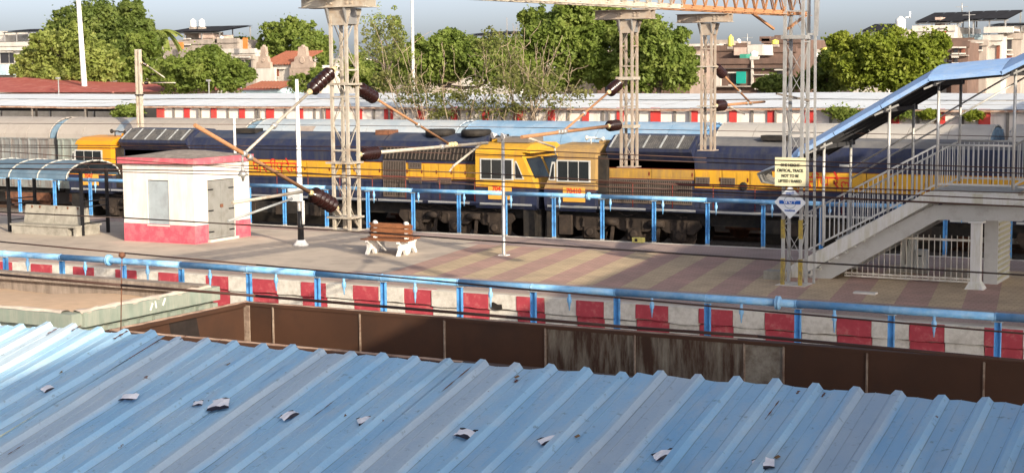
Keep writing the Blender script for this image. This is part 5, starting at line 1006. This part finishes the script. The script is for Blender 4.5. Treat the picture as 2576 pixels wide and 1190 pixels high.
def house(name, label, Y, blocks, wins=(), roofs=(), tanks=(), extras=(), cat='building'):
    xs_ = [float(ony((b[0] + b[2]) / 2, 200, Y)[0]) for b in blocks]; t = thing(name, label, cat, (xs_[0], Y + 3, -1), 'houses of the town behind the station')
    for (x0, y0, x1, y1, dy, dp_, mt) in blocks:
        w_ = px_box(t, 'wall', x0, y0, x1, y1, Y + dy, dp_, mt); a, b_ = ony(x0, y0, Y + dy), ony(x1, y0, Y + dy); z = float(b_[2])
        B('parapet', mt, w_, float(a[0]) - .12, float(b_[0]) + .12, Y + dy - .12, Y + dy + .25, z - .3, z + .12)
    for (x0, y0, x1, y1, dy, mt) in wins:
        q = px_box(t, 'window', x0, y0, x1, y1, Y + dy - .09, .09, mt); a, b_ = ony(x0, y1, Y + dy), ony(x1, y0, Y + dy)
        B('sill', m_bw, q, float(a[0]) - .1, float(b_[0]) + .1, Y + dy - .25, Y + dy - .091, float(a[2]) - .1, float(a[2])); B('hood', m_bw, q, float(a[0]) - .12, float(b_[0]) + .12, Y + dy - .3, Y + dy - .091, float(b_[2]), float(b_[2]) + .1)
    for (x0, x1, yf, yb, dy, dp_, ybase) in roofs:                   # tilted dark sheet on posts
        a, b_ = ony(x0, yf, Y + dy), ony(x1, yf, Y + dy); c = ony(x0, yb, Y + dy + dp_); X0, X1, za, zc = float(a[0]), float(b_[0]), float(a[2]), float(c[2])
        for k in range(4):
            u, v = X0 + (X1 - X0) * k / 4, X0 + (X1 - X0) * (k + 1) / 4; MB().sheet([[(u + .02, Y + dy, za), (v - .02, Y + dy, za)], [(u + .02, Y + dy + dp_, zc), (v - .02, Y + dy + dp_, zc)]], smooth=False, thick=.08).build('roof_panel', m_pv, t)
        zb = float(ony(x0, ybase, Y + dy)[2])
        for k in range(4):
            u = X0 + .2 + (X1 - X0 - .4) * k / 3; MB().bar((u, Y + dy + .3, zb), (u, Y + dy + .3, za - .08), .09).build('roof_post', m_galv, t); MB().bar((u, Y + dy + dp_ - .2, zb), (u, Y + dy + dp_ - .2, zc - .1), .09).build('roof_post', m_galv, t)
        MB().bar((X0, Y + dy + .3, za - .12), (X1, Y + dy + .3, za - .12), .08).build('roof_beam', m_galv, t)
    for (px, y0, y1, rpx, dy, mt) in tanks:
        a, b_ = ony(px, y1, Y + dy), ony(px, y0, Y + dy); r = rpx / scale_at(a); h = float(b_[2] - a[2]); x = float(a[0]); z = float(a[2])
        MB().lathe((x, Y + dy, z), (x, Y + dy, z + h), [(0, r * .95), (h * .1, r), (h * .25, r * .97), (h * .4, r), (h * .6, r * .97), (h * .75, r), (h * .88, r * .6), (h * .92, r * .3), (h, r * .28)], 16).build('water_tank', mt, t); MB().bar((x - r, Y + dy, z - .1), (x + r, Y + dy, z - .1), r * 1.6, .2).build('tank_stand', m_bc, t)
    for (nm, x0, y0, x1, y1, dy, dp_, mt) in extras: px_box(t, nm, x0, y0, x1, y1, Y + dy, dp_, mt)
    return t
house('white_house', 'white house with dark roof sheets on posts at the far left', 118, [(-90, 108, 112, 245, 0, 8, m_bw), (-90, 82, 13, 108, 2, 5, m_bw)], [(2, 133, 20, 160, 0, m_win), (24, 133, 33, 160, 0, m_win), (-50, 133, -10, 160, 0, m_win)], [(2, 100, 80, 76, .5, 4, 107), (50, 95, 90, 86, 3, 3, 107)], (), [('balcony', -90, 163, 15, 190, -1.5, 1.4, m_bbl), ('ledge', -90, 126, 112, 130, -.4, .39, m_bw)])
house('shed_house', 'house with a dark lean to roof half hidden by the pale tree', 122, [(235, 112, 300, 245, 0, 6, m_bc)], [(280, 106, 292, 125, 0, m_bp)], [(222, 292, 104, 93, -.5, 5, 125)])
house('tank_house', 'concrete rooftop with two white water tanks under a dark sheet roof', 115, [(415, 103, 545, 250, 0, 8, m_bc), (468, 80, 510, 104, 2, 3, m_bc), (505, 88, 535, 104, 1, 3, m_bp), (545, 100, 596, 126, 0, 6, m_bc), (525, 126, 640, 250, -1, 6, m_bw), (590, 142, 636, 250, -2, .9, m_bc)],
      [(470, 100, 480, 112, 0, m_win), (600, 146, 612, 172, -2, m_win), (618, 146, 630, 172, -2, m_win)], [(410, 552, 82, 70, .5, 5, 103)], [(486, 48, 69, 8, 3, m_tank), (508, 48, 69, 8, 3, m_tank), (556, 90, 101, 6, 2, m_tank)],
      [('rail', 447, 107, 460, 124, -1, .1, M('tarp_orange', (.6, .22, .06), .8)), ('flag', 611, 96, 622, 124, -2.5, .06, M('flag_orange', (.72, .20, .05), .8))])
# tiled house with ornate gables
th = house('tiled_house', 'old white house with terracotta tiled roof between two ornate gables', 106, [(650, 165, 745, 260, 0, 7, m_bw)], [(668, 165, 676, 172, 0, m_win), (707, 165, 716, 172, 0, m_win), (694, 165, 700, 193, 0, m_wood2)])
m_tile = M('terracotta', (.33, .115, .065), .85, var=.25, scale=5, dirt=(.25, .10, .065), amt=.35, dscale=4)
A, Bq = ony(648, 164, 105.6), ony(744, 164, 105.6); Cq = ony(662, 131, 109.5); N_ = 16
for k in range(N_):
    u0, u1 = A[0] + (Bq[0] - A[0]) * k / N_, A[0] + (Bq[0] - A[0]) * (k + 1) / N_
    MB().sheet([[(u0, 105.6, A[2]), ((u0 + u1) / 2, 105.6, A[2] + .07), (u1, 105.6, A[2])], [(u0, 109.5, Cq[2]), ((u0 + u1) / 2, 109.5, Cq[2] + .07), (u1, 109.5, Cq[2])]], thick=.05).build('tile_row', m_tile, th)
m_gab = M('gable_stone', (.40, .31, .25), .9, var=.12, scale=2, dirt=(.24, .18, .15), amt=.35, dscale=1.5)
for cx, cy, wd in ((668, 116, 22), (766, 116, 36)):
    gp = [(-1, .0), (-.95, .25), (-.7, .3), (-.62, .5), (-.4, .55), (-.3, .95), (-.12, .95), (0, 1.04), (.12, .95), (.3, .95), (.4, .55), (.62, .5), (.7, .3), (.95, .25), (1, 0)]
    c0 = ony(cx, 172, 105.5); ct = ony(cx, cy, 105.5); s = wd / scale_at(c0); H_ = ct[2] - c0[2]
    MB().prism_y([(float(c0[0]) + a * s, float(c0[2]) + b_ * float(H_)) for a, b_ in gp], 105.2, 105.55).build('gable', m_gab, th); px_box(th, 'gable_base', cx - wd, 171, cx + wd, 260, 105.25, .3, m_gab if cx > 700 else m_bw)
    MB().lathe((float(c0[0]), 105.19, float(c0[2]) + H_ * .35), (float(c0[0]), 105.12, float(c0[2]) + H_ * .35), [(0, s * .25), (.05, s * .2)], 12).build('medallion', m_gab, th)
lr_ = house('low_house', 'low house with a small tiled roof below the tiled house', 98, [(612, 224, 705, 260, 0, 5, m_bbl)])
A, Bq, Cq = ony(606, 224, 97.5), ony(702, 224, 97.5), ony(615, 206, 100)
for k in range(12):
    u0, u1 = A[0] + (Bq[0] - A[0]) * k / 12, A[0] + (Bq[0] - A[0]) * (k + 1) / 12; MB().sheet([[(u0, 97.5, A[2]), ((u0 + u1) / 2, 97.5, A[2] + .06), (u1, 97.5, A[2])], [(u0, 100, Cq[2]), ((u0 + u1) / 2, 100, Cq[2] + .06), (u1, 100, Cq[2])]], thick=.05).build('tile_row', m_tile, lr_)
house('pale_house', 'white rooftop with a dark flat sheet roof above the centre trees', 125, [(1160, 105, 1300, 250, 0, 8, m_bw)], [(1200, 118, 1212, 135, 0, m_bp)], [(1172, 1282, 88, 82, 0, 5, 106)])
house('brick_block', 'brown brick block with a teal sheet hung on its wall', 112, [(1790, 150, 1998, 260, 0, 8, m_bb), (1785, 118, 1880, 151, 3, 5, m_bb), (1925, 122, 2000, 151, 4, 5, m_bb)],
      [(1838, 185, 1852, 213, 0, m_win), (1955, 178, 1968, 196, 0, m_win), (1800, 176, 1812, 196, 0, m_win), (1905, 226, 1935, 245, 0, m_win)], (), [(1897, 128, 149, 10, 1, m_tank), (1950, 100, 112, 9, 4, m_tanky), (1838, 88, 118, 7, 3, m_tanky)],
      [('floor_band', 1790, 171, 1998, 175, -.3, .29, M('band_dark', (.08, .065, .06), .8)), ('pilaster', 1889, 152, 1894, 214, -.25, .24, m_bw), ('floor_band', 1895, 187, 1950, 190, -.3, .29, m_bw), ('floor_band', 1800, 216, 1990, 220, -.4, .39, m_bc), ('hung_sheet', 1852, 181, 1876, 211, -.5, .08, M('teal_sheet', (.01, .30, .25), .7)),
       ('white_panel', 1796, 185, 1812, 217, -1.5, .3, m_bw), ('tank_pipe', 1886, 142, 1909, 151, -.2, .2, m_bw), ('green_tub', 1861, 137, 1878, 148, 0, 1, M('tub_green', (.05, .28, .2), .6)), ('white_block', 1880, 113, 1918, 140, 1.5, 3, m_bw), ('grey_box', 1846, 120, 1878, 140, 1.5, 2, m_bp)])
house('pink_house', 'pale pink rooftop just right of the full rounded tree', 130, [(1735, 115, 1790, 260, 0, 8, m_bp)], [(1745, 140, 1752, 158, 0, m_win), (1760, 140, 1768, 158, 0, m_win)], (), (), [('slab', 1728, 112, 1800, 118, -.6, 2, m_bw)])
house('far_brick_house', 'small far brick house with yellow tank beyond the lattice mast', 135, [(1920, 100, 2020, 255, 0, 8, m_bb), (1915, 96, 1934, 101, 0, 2, m_bb), (2030, 128, 2100, 255, 2, 6, m_bw)], [(1965, 125, 1985, 140, 0, m_bw), (2040, 140, 2050, 155, 2, m_win)], (), [(2076, 120, 132, 12, 1, m_tanky), (2054, 132, 152, 8, 0, m_tank)])
house('white_cottage', 'white cottage with brown window glimpsed through the bright tree', 99, [(2145, 150, 2230, 260, 0, 6, m_bw), (2115, 100, 2160, 260, 6, 5, m_bp)], [(2162, 187, 2182, 208, 0, m_wood2)])
house('tank_terrace', 'rooftop with a white tank and small dark sheet roof above the bright tree', 128, [(2165, 95, 2290, 260, 0, 8, m_bw)], [(2200, 100, 2215, 115, 0, m_win)], [(2166, 2230, 78, 62, 0, 4, 96)], [(2265, 42, 76, 13, 2, m_tank)], [('tank_pipe', 2278, 43, 2290, 46, 2, .15, m_tank), ('tank_pipe', 2287, 30, 2290, 46, 2, .15, m_tank), ('tank_base', 2250, 76, 2285, 96, 1.5, 3, m_bc)])
house('terrace_house', 'tall white house with large tilted dark roof sheets at the upper right', 116, [(2300, 68, 2400, 260, 0, 9, m_bw), (2385, 90, 2478, 110, 3, 5, m_bbl), (2380, 100, 2445, 260, -1, 5, m_bb), (2440, 105, 2482, 260, -1.5, 5, m_bc), (2478, 92, 2520, 260, -1, 6, m_bw), (2516, 88, 2570, 260, 1, 6, m_bc), (2480, 72, 2545, 80, -1.2, 3, m_bw)],
      [(2370, 72, 2380, 84, 0, M('red_door', (.5, .04, .03), .6)), (2460, 110, 2470, 126, -1.5, m_win), (2506, 115, 2515, 165, -1, m_wood2), (2530, 100, 2545, 125, 1, m_win), (2530, 140, 2545, 160, 1, m_wood2), (2392, 140, 2402, 152, -1, m_win)],
      [(2300, 2420, 56, 34, 0, 6, 69), (2400, 2535, 50, 30, 1, 6, 90), (2480, 2576, 64, 60, 2, 5, 80)], (), [('cabin', 2352, 44, 2368, 70, 1, 2, m_bp), ('floor_band', 2380, 166, 2445, 170, -1.3, .28, m_bw)])
house('edge_house', 'grey brick house at the right edge above the stair roof', 124, [(2545, 70, 2680, 260, 0, 8, m_bc), (2556, 105, 2600, 260, -1, 5, m_bb)], [(2560, 120, 2568, 140, -1, m_win)])
# low rooftops that close the view between the trees
FARL = ['distant grey house behind the white house at the far left', 'distant pink house hidden behind the tall dark tree', 'distant white house behind the palm', 'distant grey house behind the tiled house', 'distant white house behind the largest drop mast',
        'distant grey house behind the sparse pale tree', 'distant white house behind the dense tree left of centre', 'distant grey house behind the largest tree', 'distant brick house behind the full rounded tree', 'distant white house left of the smallest drop mast',
        'distant grey house right of the lattice mast', 'distant pink house behind the bright yellow green tree', 'distant grey house behind the upper right terrace']
for i, (x0, x1, yt, Y, mt) in enumerate(((-80, 60, 150, 150, m_bc), (60, 230, 120, 160, m_bp), (280, 420, 110, 150, m_bw), (620, 720, 140, 150, m_bc), (780, 920, 150, 150, m_bw), (920, 1080, 160, 140, m_bc), (1080, 1300, 130, 160, m_bw), (1300, 1500, 120, 170, m_bc), (1500, 1720, 130, 165, m_bb), (1720, 1860, 112, 190, m_bw), (2000, 2180, 132, 180, m_bc), (2180, 2330, 110, 170, m_bp), (2330, 2640, 120, 160, m_bc))):
    house('far_house', FARL[i], Y, [(x0, yt, x1, 262, 0, 9, mt)], [(x0 + (x1 - x0) * f, yt + 14, x0 + (x1 - x0) * f + 9, yt + 30, 0, m_win) for f in (.15, .4, .65, .85)])

# small weathered roofs and rooftop clutter of the town
house('rooftop_hut', 'small grey rooftop hut with a yellow tank above the brick block', 140, [(1806, 104, 1842, 260, 0, 5, m_bc), (1842, 112, 1876, 260, 1, 5, m_bb)], [(1815, 112, 1823, 124, 0, m_win)], (), [(1858, 98, 112, 6, 2, m_tank)])
house('rooftop_hut', 'pair of low brown brick rooftop huts right of the brick block', 150, [(1930, 96, 1950, 260, 0, 5, m_bb), (1952, 92, 1985, 260, 1, 5, m_bb), (1986, 108, 2030, 260, 2, 5, m_bp)], [(1960, 100, 1968, 112, 1, m_win), (2000, 116, 2010, 128, 2, m_win)], (), [(2015, 98, 108, 6, 3, m_tank)])
house('rooftop_hut', 'pale rooftop hut with tanks just right of the lattice mast', 158, [(2042, 118, 2078, 260, 0, 5, m_bw), (2078, 126, 2112, 260, 1, 5, m_bc)], [(2050, 124, 2058, 136, 0, m_win), (2088, 132, 2096, 142, 1, m_wood2)], (), [(2092, 116, 126, 6, 2, m_tanky)])
house('brick_house', 'brown brick house wall between the bright tree and the white terrace', 111, [(2392, 108, 2436, 260, 0, 4, m_bb)], [(2400, 122, 2409, 134, 0, m_win), (2418, 122, 2427, 134, 0, m_wood2), (2400, 146, 2409, 158, 0, m_win)], (), (), [('floor_band', 2392, 139, 2436, 142, -.3, .28, m_bc)])
for i, (px, yt, yb, Y, lb_) in enumerate(((1702, 92, 118, 128, 'thin antenna rod on the pale pink rooftop'), (1880, 86, 116, 118, 'thin antenna rod above the brick block'), (2046, 70, 132, 136, 'leaning flag rod right of the lattice mast'), (2438, 28, 100, 117, 'thin antenna rod on the upper right terrace'), (2420, 8, 34, 122, 'thin antenna rod above the tilted dark roof'))):
    a_, b2 = P3(px, yb, Y), P3(px + (4 if i == 2 else 0), yt, Y); t = thing('antenna_rod', lb_, 'antenna', a_, 'antennas on the town roofs'); MB().tube(a_, b2, .04, n=6).build('rod', m_galv, t)
    MB().bar((b2[0] - .45, Y, b2[2] - .3), (b2[0] + .45, Y, b2[2] - .3), .04).build('cross_rod', m_galv, t)
